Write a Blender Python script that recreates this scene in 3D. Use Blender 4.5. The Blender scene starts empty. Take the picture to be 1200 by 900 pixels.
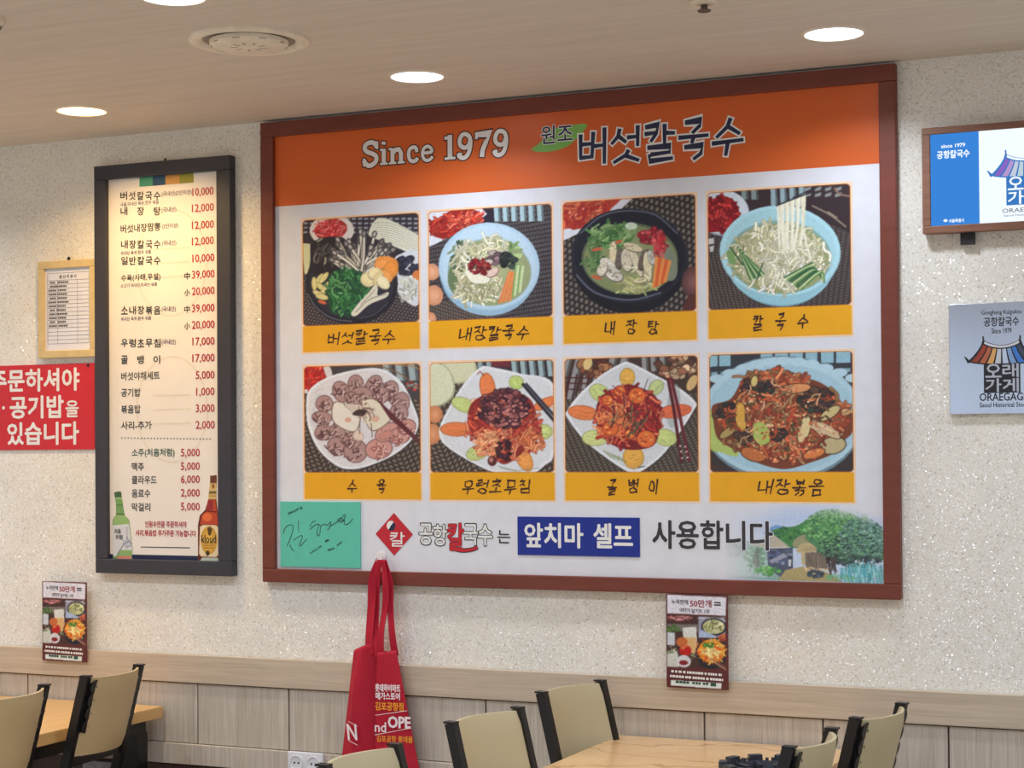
import bpy, bmesh, math, random
import numpy as np
from mathutils import Matrix, Vector
S = bpy.context.scene
C = S.collection
random.seed(7)
# ---------------------------------------------------------------- camera
F, PAN, TILT, ROLL, PX, PY = 2095.8, .4221, .0149, -.0075, 602.1, 491.7
CAM = np.array([0, -5.3, 1.65])
_cp, _sp, _ct, _st, _cr, _sr = math.cos(PAN), math.sin(PAN), math.cos(TILT), math.sin(TILT), math.cos(ROLL), math.sin(ROLL)
_f = np.array([-_sp*_ct, _cp*_ct, _st]); _r = np.array([_cp, _sp, 0]); _u = np.cross(_r, _f)
RM = np.array([_cr*_r+_sr*_u, -_sr*_r+_cr*_u, _f])
cd = bpy.data.cameras.new('camera'); cam = bpy.data.objects.new('camera', cd); C.objects.link(cam)
cd.sensor_width = 36; cd.lens = F*36/1200
cd.shift_x = -(PX-600)/1200; cd.shift_y = (PY-450)/1200
mw = Matrix.Identity(4)
for i in range(3):
    mw[i][0], mw[i][1], mw[i][2], mw[i][3] = RM[0][i], RM[1][i], -RM[2][i], CAM[i]
cam.matrix_world = mw
S.camera = cam
# ---------------------------------------------------------------- light levels and exposure
GLOW_COOL, GLOW_WARM = 8.0, 9.0          # how bright the diffusers themselves look
W_COOL, W_WARM, W_ROOM, SPREAD = 6.5, 11.0, 9.0, 140   # watts and beam of the downlights
COOL, WARM = (.80, .87, 1.0), (1.0, .66, .30)
w = bpy.data.worlds.new('world'); S.world = w; w.use_nodes = True
w.node_tree.nodes['Background'].inputs[0].default_value = (.8, .85, 1, 1)
w.node_tree.nodes['Background'].inputs[1].default_value = .3
vs = S.view_settings
S.display_settings.display_device = 'sRGB'
vs.view_transform = 'Standard'; vs.look = 'None'; vs.gamma = 1; vs.use_curve_mapping = False
vs.exposure = -.24
S.cycles.use_denoising = True
S.cycles.max_bounces = 8
S.cycles.sample_clamp_indirect = 8
CEIL = 2.783

# ---------------------------------------------------------------- helpers
def P(px, py, Y=0.0):
    """point of the photograph back onto the vertical plane y = Y"""
    r = np.array([(px-PX)/F, -(py-PY)/F, 1]) @ RM
    return CAM + (Y-CAM[1])/r[1]*r

def lin(c):
    return tuple((x/12.92 if x <= .04045 else ((x+.055)/1.055)**2.4) for x in [v/255 for v in c])

def tag(o, label=None, cat=None, group=None, kind=None):
    if label: o['label'] = label
    if cat: o['category'] = cat
    if group: o['group'] = group
    if kind: o['kind'] = kind
    return o

def empty(name, loc=(0, 0, 0), rz=0, **k):
    o = bpy.data.objects.new(name, None); C.objects.link(o)
    o.location = loc; o.rotation_euler.z = rz; o.empty_display_size = .1
    return tag(o, **k)

def nt(m):
    return m.node_tree.nodes, m.node_tree.links

def mat(name, rgb, rough=.5, metal=0, spec=.5, var=0, scale=(20, 20, 20), bump=0, coat=0, detail=4):
    m = bpy.data.materials.new(name); m.use_nodes = True
    n, l = nt(m); b = n['Principled BSDF']
    c = lin(rgb)
    b.inputs['Base Color'].default_value = (*c, 1)
    b.inputs['Roughness'].default_value = rough; b.inputs['Metallic'].default_value = metal
    b.inputs['Specular IOR Level'].default_value = spec; b.inputs['Coat Weight'].default_value = coat
    tc = n.new('ShaderNodeTexCoord'); mp = n.new('ShaderNodeMapping'); mp.inputs['Scale'].default_value = scale
    l.new(tc.outputs['Object'], mp.inputs[0])
    no = n.new('ShaderNodeTexNoise'); no.inputs['Scale'].default_value = 1; no.inputs['Detail'].default_value = detail
    l.new(mp.outputs[0], no.inputs[0])
    v = max(var, .03)
    mr = n.new('ShaderNodeMapRange'); mr.inputs[1].default_value = .3; mr.inputs[2].default_value = .7
    mr.inputs[3].default_value = 1-v; mr.inputs[4].default_value = 1+v
    l.new(no.outputs[0], mr.inputs[0])
    mx = n.new('ShaderNodeVectorMath'); mx.operation = 'SCALE'; mx.inputs[0].default_value = c
    l.new(mr.outputs[0], mx.inputs['Scale']); l.new(mx.outputs[0], b.inputs['Base Color'])
    if bump:
        bp = n.new('ShaderNodeBump'); bp.inputs['Strength'].default_value = bump; bp.inputs['Distance'].default_value = .002
        l.new(no.outputs[0], bp.inputs['Height']); l.new(bp.outputs[0], b.inputs['Normal'])
    return m

def emis(name, rgb, s):
    m = bpy.data.materials.new(name); m.use_nodes = True; n, l = nt(m)
    n.remove(n['Principled BSDF']); e = n.new('ShaderNodeEmission'); e.inputs[0].default_value = (*rgb, 1); e.inputs[1].default_value = s
    l.new(e.outputs[0], n['Material Output'].inputs[0]); return m

def vmat(name, rough=.4):
    m = bpy.data.materials.new(name); m.use_nodes = True; n, l = nt(m); b = n['Principled BSDF']
    a = n.new('ShaderNodeVertexColor'); a.layer_name = 'Col'; l.new(a.outputs[0], b.inputs['Base Color'])
    b.inputs['Roughness'].default_value = rough; b.inputs['Specular IOR Level'].default_value = .35
    return m

class MB:
    """collects simple solids, then links them as one mesh object"""
    def __init__(s): s.v = []; s.f = []; s.sm = []
    def add(s, v, f, sm=False):
        k = len(s.v); s.v += [tuple(map(float, p)) for p in v]; s.f += [tuple(i+k for i in q) for q in f]; s.sm += [sm]*len(f); return s
    def box(s, a, b, bev=0.0):
        x0, y0, z0 = [min(p, q) for p, q in zip(a, b)]; x1, y1, z1 = [max(p, q) for p, q in zip(a, b)]
        if not bev:
            v = [(x, y, z) for x in (x0, x1) for y in (y0, y1) for z in (z0, z1)]
            return s.add(v, [(0, 1, 3, 2), (4, 6, 7, 5), (0, 4, 5, 1), (2, 3, 7, 6), (0, 2, 6, 4), (1, 5, 7, 3)])
        bm = bmesh.new(); bmesh.ops.create_cube(bm, size=1)
        for q in bm.verts: q.co = Vector(((x0+x1)/2+q.co.x*(x1-x0), (y0+y1)/2+q.co.y*(y1-y0), (z0+z1)/2+q.co.z*(z1-z0)))
        bmesh.ops.bevel(bm, geom=bm.edges[:], offset=bev, segments=2, affect='EDGES', profile=.5)
        return s.bm(bm)
    def bm(s, bm, sm=False):
        bm.verts.index_update(); s.add([q.co[:] for q in bm.verts], [[q.index for q in f.verts] for f in bm.faces], sm); bm.free(); return s
    def bar(s, a, b, w, d, ref=(0, 1, 0)):
        """square bar from a to b; w along ref, d across"""
        a = Vector(a); b = Vector(b); t = (b-a).normalized(); r = Vector(ref); r = (r-t*r.dot(t)).normalized(); u = t.cross(r)
        v = []
        for p in (a, b):
            for i, j in ((-1, -1), (1, -1), (1, 1), (-1, 1)): v.append(p+r*i*w/2+u*j*d/2)
        return s.add(v, [(3, 2, 1, 0), (4, 5, 6, 7), (0, 1, 5, 4), (1, 2, 6, 5), (2, 3, 7, 6), (3, 0, 4, 7)])
    def tube(s, pts, r, n=10):
        pts = [Vector(p) for p in pts]; v = []; f = []
        for i, p in enumerate(pts):
            t = (pts[min(i+1, len(pts)-1)]-pts[max(i-1, 0)]).normalized()
            a = Vector((0, 0, 1)) if abs(t.z) < .9 else Vector((1, 0, 0)); a = (a-t*a.dot(t)).normalized(); b = t.cross(a)
            rr = r[i] if isinstance(r, (list, tuple)) else r
            for k in range(n): v.append(p+(a*math.cos(2*math.pi*k/n)+b*math.sin(2*math.pi*k/n))*rr)
        for i in range(len(pts)-1):
            for k in range(n): f.append((i*n+k, i*n+(k+1) % n, (i+1)*n+(k+1) % n, (i+1)*n+k))
        f.append(tuple(range(n))[::-1]); f.append(tuple(range((len(pts)-1)*n, len(pts)*n)))
        return s.add(v, f, True)
    def lathe(s, prof, c=(0, 0, 0), n=40, axis='z', a0=0, a1=2*math.pi):
        full = abs(a1-a0-2*math.pi) < 1e-6; m = n if full else n+1; v = []; f = []
        for i in range(m):
            a = a0+(a1-a0)*i/n
            for r, h in prof:
                q = (r*math.cos(a), r*math.sin(a), h) if axis == 'z' else (r*math.cos(a), h, r*math.sin(a))
                v.append((c[0]+q[0], c[1]+q[1], c[2]+q[2]))
        k = len(prof)
        for i in range(n):
            for j in range(k-1): f.append((i*k+j, ((i+1) % m)*k+j, ((i+1) % m)*k+j+1, i*k+j+1))
        return s.add(v, f, True)
    def prism(s, pts, y0, y1):
        """outline in x,z given depth from y0 to y1"""
        n = len(pts); v = [(x, y0, z) for x, z in pts]+[(x, y1, z) for x, z in pts]
        return s.add(v, [tuple(range(n)), tuple(range(n, 2*n))[::-1]]+[(i, i+n, (i+1) % n+n, (i+1) % n) for i in range(n)])
    def build(s, name, m, parent=None, **k):
        me = bpy.data.meshes.new(name); me.from_pydata(s.v, [], s.f); me.update()
        me.polygons.foreach_set('use_smooth', s.sm)
        if any(s.sm): me.set_sharp_from_angle(angle=math.radians(40))
        if m: me.materials.append(m)
        o = bpy.data.objects.new(name, me); C.objects.link(o)
        if parent: o.parent = parent
        return tag(o, **k)

# ---------------------------------------------------------------- flat lettering
_tc = {}
def glyphs(body):
    if body not in _tc:
        c = bpy.data.curves.new('t', 'FONT'); c.body = body; c.resolution_u = 2
        o = bpy.data.objects.new('t', c); C.objects.link(o); bpy.context.view_layer.update()
        me = bpy.data.meshes.new_from_object(o.evaluated_get(bpy.context.evaluated_depsgraph_get()))
        v = np.array([q.co[:2] for q in me.vertices]).reshape(-1, 2); f = [tuple(p.vertices) for p in me.polygons]
        bpy.data.objects.remove(o); bpy.data.curves.remove(c); bpy.data.meshes.remove(me)
        _tc[body] = (v, f)
    return _tc[body]

RING = [(math.cos(a*math.pi/4), math.sin(a*math.pi/4)) for a in range(8)]
class Ink:
    """flat lettering and marks, on the plane y = Y facing the room (-y)"""
    def __init__(s, Y): s.Y = Y; s.v = []; s.f = []; s.n = 0
    def raw(s, v2, f, dy=0.0, fan=0):
        k = len(s.v); s.n = (s.n+1) % 60; s.v += [(x, s.Y-dy-s.n*4e-6, z) for x, z in v2]; s.f += [tuple(i+k for i in q) for q in f]
        if fan: s.v[k:] = [(x, y-(i % fan)*2.5e-6, z) for i, (x, y, z) in enumerate(s.v[k:])]
        return s
    def text(s, body, x0, z0, x1, z1, bold=0.0, dy=0, shear=0):
        bold *= .62; v, f = glyphs(body); a = v.min(0); b = v.max(0)
        q = (v-a)/(b-a); zz = z0+q[:, 1]*(z1-z0); xx = x0+q[:, 0]*(x1-x0)+(zz-z0)*shear
        for dx, dz in ([(0, 0)] if not bold else RING[::2]+[(0, 0)] if bold < .0016 else RING+[(0, 0)]):
            s.raw(list(zip(xx+dx*bold, zz+dz*bold)), f, dy)
        return s
    def ptext(s, body, x0, x1, yc, h, bold=0.0, dy=0, shear=0):
        """text between photograph columns x0..x1, centred on row yc, h pixels high"""
        a = P(x0, yc, s.Y); b = P(x1, yc, s.Y); m = P((x0+x1)/2, yc, s.Y); hh = P((x0+x1)/2, yc-h/2, s.Y)[2]-m[2]
        return s.text(body, a[0], m[2]-hh, b[0], m[2]+hh, bold, dy, shear)
    def poly(s, pts, dy=0): return s.raw(pts, [tuple(range(len(pts)))], dy)
    def rect(s, x0, z0, x1, z1, dy=0): return s.poly([(x0, z0), (x1, z0), (x1, z1), (x0, z1)], dy)
    def disc(s, x, z, r, rz=None, dy=0, n=24):
        rz = rz or r; return s.poly([(x+r*math.cos(2*math.pi*i/n), z+rz*math.sin(2*math.pi*i/n)) for i in range(n)], dy)
    def stroke(s, pts, w0, w1=None, dy=0, cap=False, grow=0.0):
        """one tapered pen stroke"""
        w1 = w0 if w1 is None else w1; p = np.array(pts, float); n = len(p)
        if grow:
            d0 = p[0]-p[1]; d1 = p[-1]-p[-2]; p = p.copy()
            p[0] += d0/max(np.hypot(*d0), 1e-9)*grow; p[-1] += d1/max(np.hypot(*d1), 1e-9)*grow
        L = []; R = []
        for i in range(n):
            t = p[min(i+1, n-1)]-p[max(i-1, 0)]; t = t/max(np.hypot(*t), 1e-9); nn = np.array([-t[1], t[0]])
            ww = (w0+(w1-w0)*i/(n-1))/2+grow
            if 0 < i < n-1:
                a = p[i]-p[i-1]; b = p[i+1]-p[i]; cs = np.dot(a, b)/max(np.hypot(*a)*np.hypot(*b), 1e-9)
                ww = ww/max(math.sqrt(max((1+cs)/2, .0)), .55)
            L.append(p[i]+nn*ww); R.append(p[i]-nn*ww)
        v = L+R; s.raw([tuple(q) for q in v], [(i, i+1, n+i+1, n+i) for i in range(n-1)], dy, fan=n)
        if cap:
            s.disc(*p[0], w0/2+grow, dy=dy, n=10); s.disc(*p[-1], w1/2+grow, dy=dy, n=10)
        return s
    def build(s, name, m, parent=None, yfn=None, **k):
        v = s.v if not yfn else [(x, y+yfn(x, z), z) for x, y, z in s.v]
        me = bpy.data.meshes.new(name); me.from_pydata(v, [], s.f); me.update(); me.materials.append(m)
        o = bpy.data.objects.new(name, me); C.objects.link(o)
        if parent: o.parent = parent
        return tag(o, **k)

def smooth(pts, closed=False, n=5):
    p = [np.array(q, float) for q in pts]; m = len(p); out = []
    for i in range(m if closed else m-1):
        a, b, c, d = (p[(i+j) % m] if closed else p[min(max(i+j, 0), m-1)] for j in (-1, 0, 1, 2))
        for k in range(n):
            t = k/n; out.append(.5*((2*b)+(c-a)*t+(2*a-5*b+4*c-d)*t*t+(3*b-a-3*c+d)*t**3))
    if not closed: out.append(p[-1])
    return out

# ---- brush writing: every syllable is put together from the strokes of its letters
_o = [(.5+.42*math.sin(a*math.pi/6), .5+.46*math.cos(a*math.pi/6)) for a in range(13)]
JI = {'ㄱ': [[(.05, .9), (.92, 1), (.8, .45), (.45, 0)]], 'ㄴ': [[(.08, 1), (.05, .12), (1, .2)]],
      'ㄹ': [[(.0, .95), (.9, 1), (.85, .58)], [(.1, .52), (.9, .6)], [(.1, .5), (.08, .06), (1, .14)]],
      'ㅁ': [[(.1, .95), (.12, .0)], [(.05, .92), (.9, 1), (.88, .05)], [(.1, .05), (.95, .08)]],
      'ㅂ': [[(.12, .95), (.14, .02)], [(.88, 1.05), (.86, .0)], [(.12, .55), (.88, .58)], [(.12, .06), (.9, .1)]],
      'ㅅ': [[(.6, 1), (.48, .55), (.0, .02)], [(.46, .55), (1, .08)]], 'ㅇ': [_o],
      'ㅈ': [[(.02, .92), (.9, 1), (.5, .5), (.0, .02)], [(.5, .5), (1, .08)]],
      'ㅊ': [[(.4, 1.15), (.6, 1.02)], [(.02, .82), (.92, .88), (.5, .42), (.0, .02)], [(.5, .42), (1, .08)]],
      'ㅋ': [[(.05, .92), (.92, 1), (.8, .45), (.4, 0)], [(.0, .5), (.8, .58)]],
      'ㅌ': [[(.05, .95), (.92, 1)], [(.08, .95), (.05, .06), (1, .12)], [(.08, .5), (.85, .56)]],
      'ㄲ': [[(.0, .9), (.45, 1), (.4, .5), (.12, 0)], [(.5, .9), (.97, 1), (.9, .5), (.6, 0)]]}
JL = 'ㄱㄲㄴㄷㄸㄹㅁㅂㅃㅅㅆㅇㅈㅉㅊㅋㅌㅍㅎ'; JV = 'ㅏㅐㅑㅒㅓㅔㅕㅖㅗㅘㅙㅚㅛㅜㅝㅞㅟㅠㅡㅢㅣ'
JT = ['', 'ㄱ', 'ㄲ', 'ㄳ', 'ㄴ', 'ㄵ', 'ㄶ', 'ㄷ', 'ㄹ', 'ㄺ', 'ㄻ', 'ㄼ', 'ㄽ', 'ㄾ', 'ㄿ', 'ㅀ', 'ㅁ', 'ㅂ', 'ㅄ', 'ㅅ', 'ㅆ', 'ㅇ', 'ㅈ', 'ㅊ', 'ㅋ', 'ㅌ', 'ㅍ', 'ㅎ']
VV = {'ㅏ': [[(.35, 1), (.3, 0)], [(.35, .5), (1, .5)]], 'ㅓ': [[(.8, 1.03), (.78, -.02)], [(.0, .5), (.78, .52)]],
      'ㅕ': [[(.8, 1.03), (.78, -.02)], [(.0, .66), (.78, .68)], [(.0, .34), (.78, .36)]],
      'ㅐ': [[(.2, .95), (.2, .05)], [(.85, 1.03), (.83, -.02)], [(.2, .5), (.83, .52)]], 'ㅣ': [[(.6, 1.03), (.55, -.02)]]}
VH = {'ㅗ': [[(.5, 1), (.48, .2)], [(.0, .15), (1, .22)]], 'ㅜ': [[(.0, .72), (1, .82)], [(.52, .78), (.46, -.1)]],
      'ㅠ': [[(.0, .72), (1, .82)], [(.32, .76), (.25, -.02)], [(.68, .78), (.66, -.05)]], 'ㅡ': [[(.0, .45), (1, .55)]]}
def syllable(ch):
    k = ord(ch)-0xAC00; L, V, T = JL[k//588], JV[k % 588//28], JT[k % 28]
    def put(st, x0, z0, x1, z1): return [[(x0+x*(x1-x0), z0+z*(z1-z0)) for x, z in q] for q in st]
    if V in VV:
        if T: return put(JI[L], 0, .54, .52, 1.0)+put(VV[V], .52, .44, 1, 1.04)+put(JI[T], .12, -.08 if T == 'ㄹ' else -.02, .95, .37)
        return put(JI[L], 0, .12, .56, .92)+put(VV[V], .5, -.05, 1, 1.02)
    if T: return put(JI[L], .2, .7, .82, 1.06)+put(VH[V], .0, .4, 1, .64)+put(JI[T], .2, -.12, .88, .3)
    return put(JI[L], .12, .45, .88, 1.02)+put(VH[V], .0, -.05, 1, .42)
def brush(ink, word, x0, z0, x1, z1, w0, w1, grow=0, gap=.18, dy=0, jit=.03, slant=.06, seed=1):
    r = random.Random(seed); n = len(word); cw = (x1-x0)/(n-gap*1.0+0.0)
    for i, ch in enumerate(word):
        if ch == ' ': continue
        cx = x0+cw*i; cww = cw*(1-gap); dz = r.uniform(-1, 1)*(z1-z0)*.05
        for st in syllable(ch):
            pts = [(cx+(x+r.uniform(-1, 1)*jit+z*slant)*cww, z0+dz+(z+r.uniform(-1, 1)*jit)*(z1-z0)) for x, z in st]
            if len(pts) > 6: pts[-1] = pts[0]
            ink.stroke(pts, w0, w1, dy, grow=grow)
    return ink

# ---------------------------------------------------------------- printed pictures, painted shape by shape into a fine colour grid
class Pic:
    def __init__(s, W, H, TL, TR, BL, bg=(128, 128, 128), seed=1):
        s.W, s.H = W, H; s.a = np.ones((H, W, 3))*np.array(bg, float); s.mask = None
        s.TL = np.array(TL, float); A = np.array([np.array(TR)-s.TL, np.array(BL)-s.TL]).T
        s.Ai = np.linalg.inv(A); s.k = W/np.hypot(*(np.array(TR)-s.TL)); s.r = random.Random(seed); s.nr = np.random.RandomState(seed)
        s.yy, s.xx = np.mgrid[0:H, 0:W]+.5
    def m(s, pts):
        q = (np.array(pts, float).reshape(-1, 2)-s.TL) @ s.Ai.T; return q*np.array([s.W, s.H])
    def _bb(s, q, e=1):
        x0, y0 = np.floor(q.min(0)-e).astype(int); x1, y1 = np.ceil(q.max(0)+e).astype(int)
        return max(x0, 0), max(y0, 0), min(x1, s.W), min(y1, s.H)
    def _mix(s, sl, al, col):
        s.a[sl] += (np.array(col, float)-s.a[sl])*al[..., None]
    def poly(s, pts, col, a=1., soft=0, sm=False, tex=0):
        if sm: pts = smooth(pts, True, 6)
        q = s.m(pts); x0, y0, x1, y1 = s._bb(q)
        if x1 <= x0 or y1 <= y0: return s
        al = np.zeros((y1-y0, x1-x0)); n = len(q)
        for ox, oy in ((-.25, -.25), (.25, -.25), (-.25, .25), (.25, .25)):
            X = s.xx[y0:y1, x0:x1]+ox; Y = s.yy[y0:y1, x0:x1]+oy; ins = np.zeros(X.shape, bool)
            for i in range(n):
                ax, ay = q[i]; bx, by = q[(i+1) % n]
                if ay == by: continue
                ins ^= ((ay > Y) != (by > Y)) & (X < (bx-ax)*(Y-ay)/(by-ay)+ax)
            al += ins*.25
        col = np.array(col, float)
        if tex: col = col+s.nr.normal(0, tex, al.shape)[..., None]
        s._mix((slice(y0, y1), slice(x0, x1)), al*a, col); return s
    def ell(s, cx, cy, rx, ry, col, rot=0, a=1., col2=None, tex=0, n=36):
        c, d = math.cos(rot), math.sin(rot)
        for k, cc in ([(1, col)] if col2 is None else [(1-i/6, np.array(col)+(np.array(col2)-np.array(col))*i/5.) for i in range(6)]):
            s.poly([(cx+k*(rx*math.cos(t)*c-ry*math.sin(t)*d), cy+k*(rx*math.cos(t)*d+ry*math.sin(t)*c)) for t in np.linspace(0, 2*math.pi, n, endpoint=False)], cc, a, tex=tex)
        return s
    def line(s, pts, wd, col, a=1., sm=True, rim=None):
        if rim is not None: s.line(pts, wd*1.0+5, rim, a*.8, sm)
        if sm and len(pts) > 2: pts = smooth(pts, n=4)
        q = s.m(pts); wd = wd*s.k; x0, y0, x1, y1 = s._bb(q, wd/2+1)
        if x1 <= x0 or y1 <= y0: return s
        X = s.xx[y0:y1, x0:x1]; Y = s.yy[y0:y1, x0:x1]; d = np.full(X.shape, 1e9)
        for i in range(len(q)-1):
            a0 = q[i]; v = q[i+1]-a0; L = max(v@v, 1e-9); t = np.clip(((X-a0[0])*v[0]+(Y-a0[1])*v[1])/L, 0, 1)
            d = np.minimum(d, np.hypot(X-a0[0]-t*v[0], Y-a0[1]-t*v[1]))
        al = np.clip(wd/2-d+.5, 0, 1)*min(1, wd*1.2)*a
        s._mix((slice(y0, y1), slice(x0, x1)), al, col); return s
    def strands(s, cx, cy, rx, ry, n, ln, wd, cols, ang=None, spread=3.2, curl=.5, rim=None, rot=0):
        r = s.r
        for _ in range(n):
            t = r.uniform(0, 2*math.pi); q = math.sqrt(r.random())
            ex, ey = rx*q*math.cos(t), ry*q*math.sin(t)
            x = cx+ex*math.cos(rot)-ey*math.sin(rot); y = cy+ex*math.sin(rot)+ey*math.cos(rot)
            a = (r.uniform(0, math.pi) if ang is None else ang)+r.uniform(-spread, spread)*.5; L = ln*r.uniform(.5, 1.2); pts = []
            x -= math.cos(a)*L/2; y -= math.sin(a)*L/2
            for k in range(4):
                pts.append((x, y)); a += r.uniform(-curl, curl); x += math.cos(a)*L/3; y += math.sin(a)*L/3
            c = r.choice(cols); j = r.uniform(.82, 1.15)
            s.line(pts, wd*r.uniform(.7, 1.3), [min(255, z*j) for z in c], rim=rim)
        return s
    def blobs(s, cx, cy, rx, ry, n, sz, cols, rim=None, rot=0):
        r = s.r
        for _ in range(n):
            t = r.uniform(0, 2*math.pi); q = math.sqrt(r.random()); x = cx+rx*q*math.cos(t); y = cy+ry*q*math.sin(t)
            k = sz*r.uniform(.6, 1.4); j = r.uniform(.8, 1.15); o = r.uniform(0, 3)
            c = [min(255, z*j) for z in r.choice(cols)]
            pts = [(x+k*r.uniform(.6, 1.1)*math.cos(b), y+k*.75*r.uniform(.6, 1.1)*math.sin(b)) for b in np.linspace(o, o+2*math.pi, 7, endpoint=False)]
            if rim is not None: s.poly([(x+(p-x)*1.25, y+(w-y)*1.25) for p, w in pts], rim, .8, sm=True)
            s.poly(pts, c, sm=True)
        return s
    def weave(s, p1, p2, ang, ca, cb, duty=.55, region=None, chev=0):
        c, d = math.cos(ang), math.sin(ang); X, Y = s.xx/s.k, s.yy/s.k
        A = X*c+Y*d; B = -X*d+Y*c
        if chev: A = A+np.abs(((B/chev) % 2)-1)*chev*.5
        row = np.floor(B/p2); on = (((A/p1+.5*(row % 2)) % 1) < duty) & ((B/p2 % 1) < .62)
        al = on*1.0
        if region is not None:
            pic = Pic(s.W, s.H, (0, 0), (s.W, 0), (0, s.H), (0, 0, 0)); pic.poly(s.m(region), (1, 1, 1)); al = al*pic.a[..., 0]
            s.a += (np.array(ca, float)-s.a)*pic.a[..., :1]
        else: s.a[:] = ca
        s.a += (np.array(cb, float)-s.a)*al[..., None]*.85; return s
    def soften(s):
        a = s.a; b = np.pad(a, ((1, 1), (1, 1), (0, 0)), 'edge')
        s.a = (b[1:-1, 1:-1]*4+b[:-2, 1:-1]+b[2:, 1:-1]+b[1:-1, :-2]+b[1:-1, 2:])/8; return s
    def grain(s, amt=.10, seed=3):
        """uneven print tone at a few scales"""
        rr = np.random.RandomState(seed); t = np.zeros((s.H, s.W))
        for c, w_ in ((2, .5), (1, .7)):
            g = rr.normal(0, 1, (s.H//c+3, s.W//c+3)); yi = np.arange(s.H)/c; xi = np.arange(s.W)/c; y0 = yi.astype(int); x0 = xi.astype(int); fy = (yi-y0)[:, None]; fx = (xi-x0)[None]
            t += w_*((g[y0][:, x0]*(1-fx)+g[y0][:, x0+1]*fx)*(1-fy)+(g[y0+1][:, x0]*(1-fx)+g[y0+1][:, x0+1]*fx)*fy)
        s.a = s.a*(1+amt*t[..., None]); return s
    def rounded(s, r, edge, out):
        """rounded corners with a thin coloured outline"""
        X = np.minimum(s.xx, s.W-s.xx); Y = np.minimum(s.yy, s.H-s.yy)
        d = np.where((X < r) & (Y < r), r-np.hypot(r-X, r-Y), np.minimum(X, Y))
        s.a += (np.array(edge, float)-s.a)*np.clip(2.2-d, 0, 1)[..., None]*.8
        s.a += (np.array(out, float)-s.a)*np.clip(.6-d, 0, 1)[..., None]; return s
    def build(s, name, x0, z0, x1, z1, Y, m, parent=None, mask=None, gain=1.0, **k):
        H, W = s.H, s.W; gx, gz = np.meshgrid(np.linspace(x0, x1, W), np.linspace(z1, z0, H))
        co = np.stack([gx, np.full_like(gx, Y), gz], -1).reshape(-1, 3)
        i = np.arange(H*W).reshape(H, W); q = np.stack([i[1:, :-1], i[1:, 1:], i[:-1, 1:], i[:-1, :-1]], -1).reshape(-1, 4)
        if mask is not None:
            q = q[(mask[1:, :-1] & mask[1:, 1:] & mask[:-1, 1:] & mask[:-1, :-1]).reshape(-1)]
        me = bpy.data.meshes.new(name); me.vertices.add(H*W); me.vertices.foreach_set('co', co.ravel())
        me.loops.add(q.size); me.loops.foreach_set('vertex_index', q.ravel().astype(np.int32))
        me.polygons.add(len(q)); me.polygons.foreach_set('loop_start', np.arange(0, q.size, 4, dtype=np.int32)); me.update(calc_edges=True)
        c = np.clip(s.a, 0, 255)/255; c = np.where(c <= .04045, c/12.92, ((c+.055)/1.055)**2.4)*gain
        at = me.color_attributes.new('Col', 'FLOAT_COLOR', 'POINT')
        at.data.foreach_set('color', np.concatenate([c, np.ones((H, W, 1))], -1).astype(np.float32).ravel())
        me.materials.append(m); o = bpy.data.objects.new(name, me); C.objects.link(o)
        if parent: o.parent = parent
        return tag(o, **k)

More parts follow.
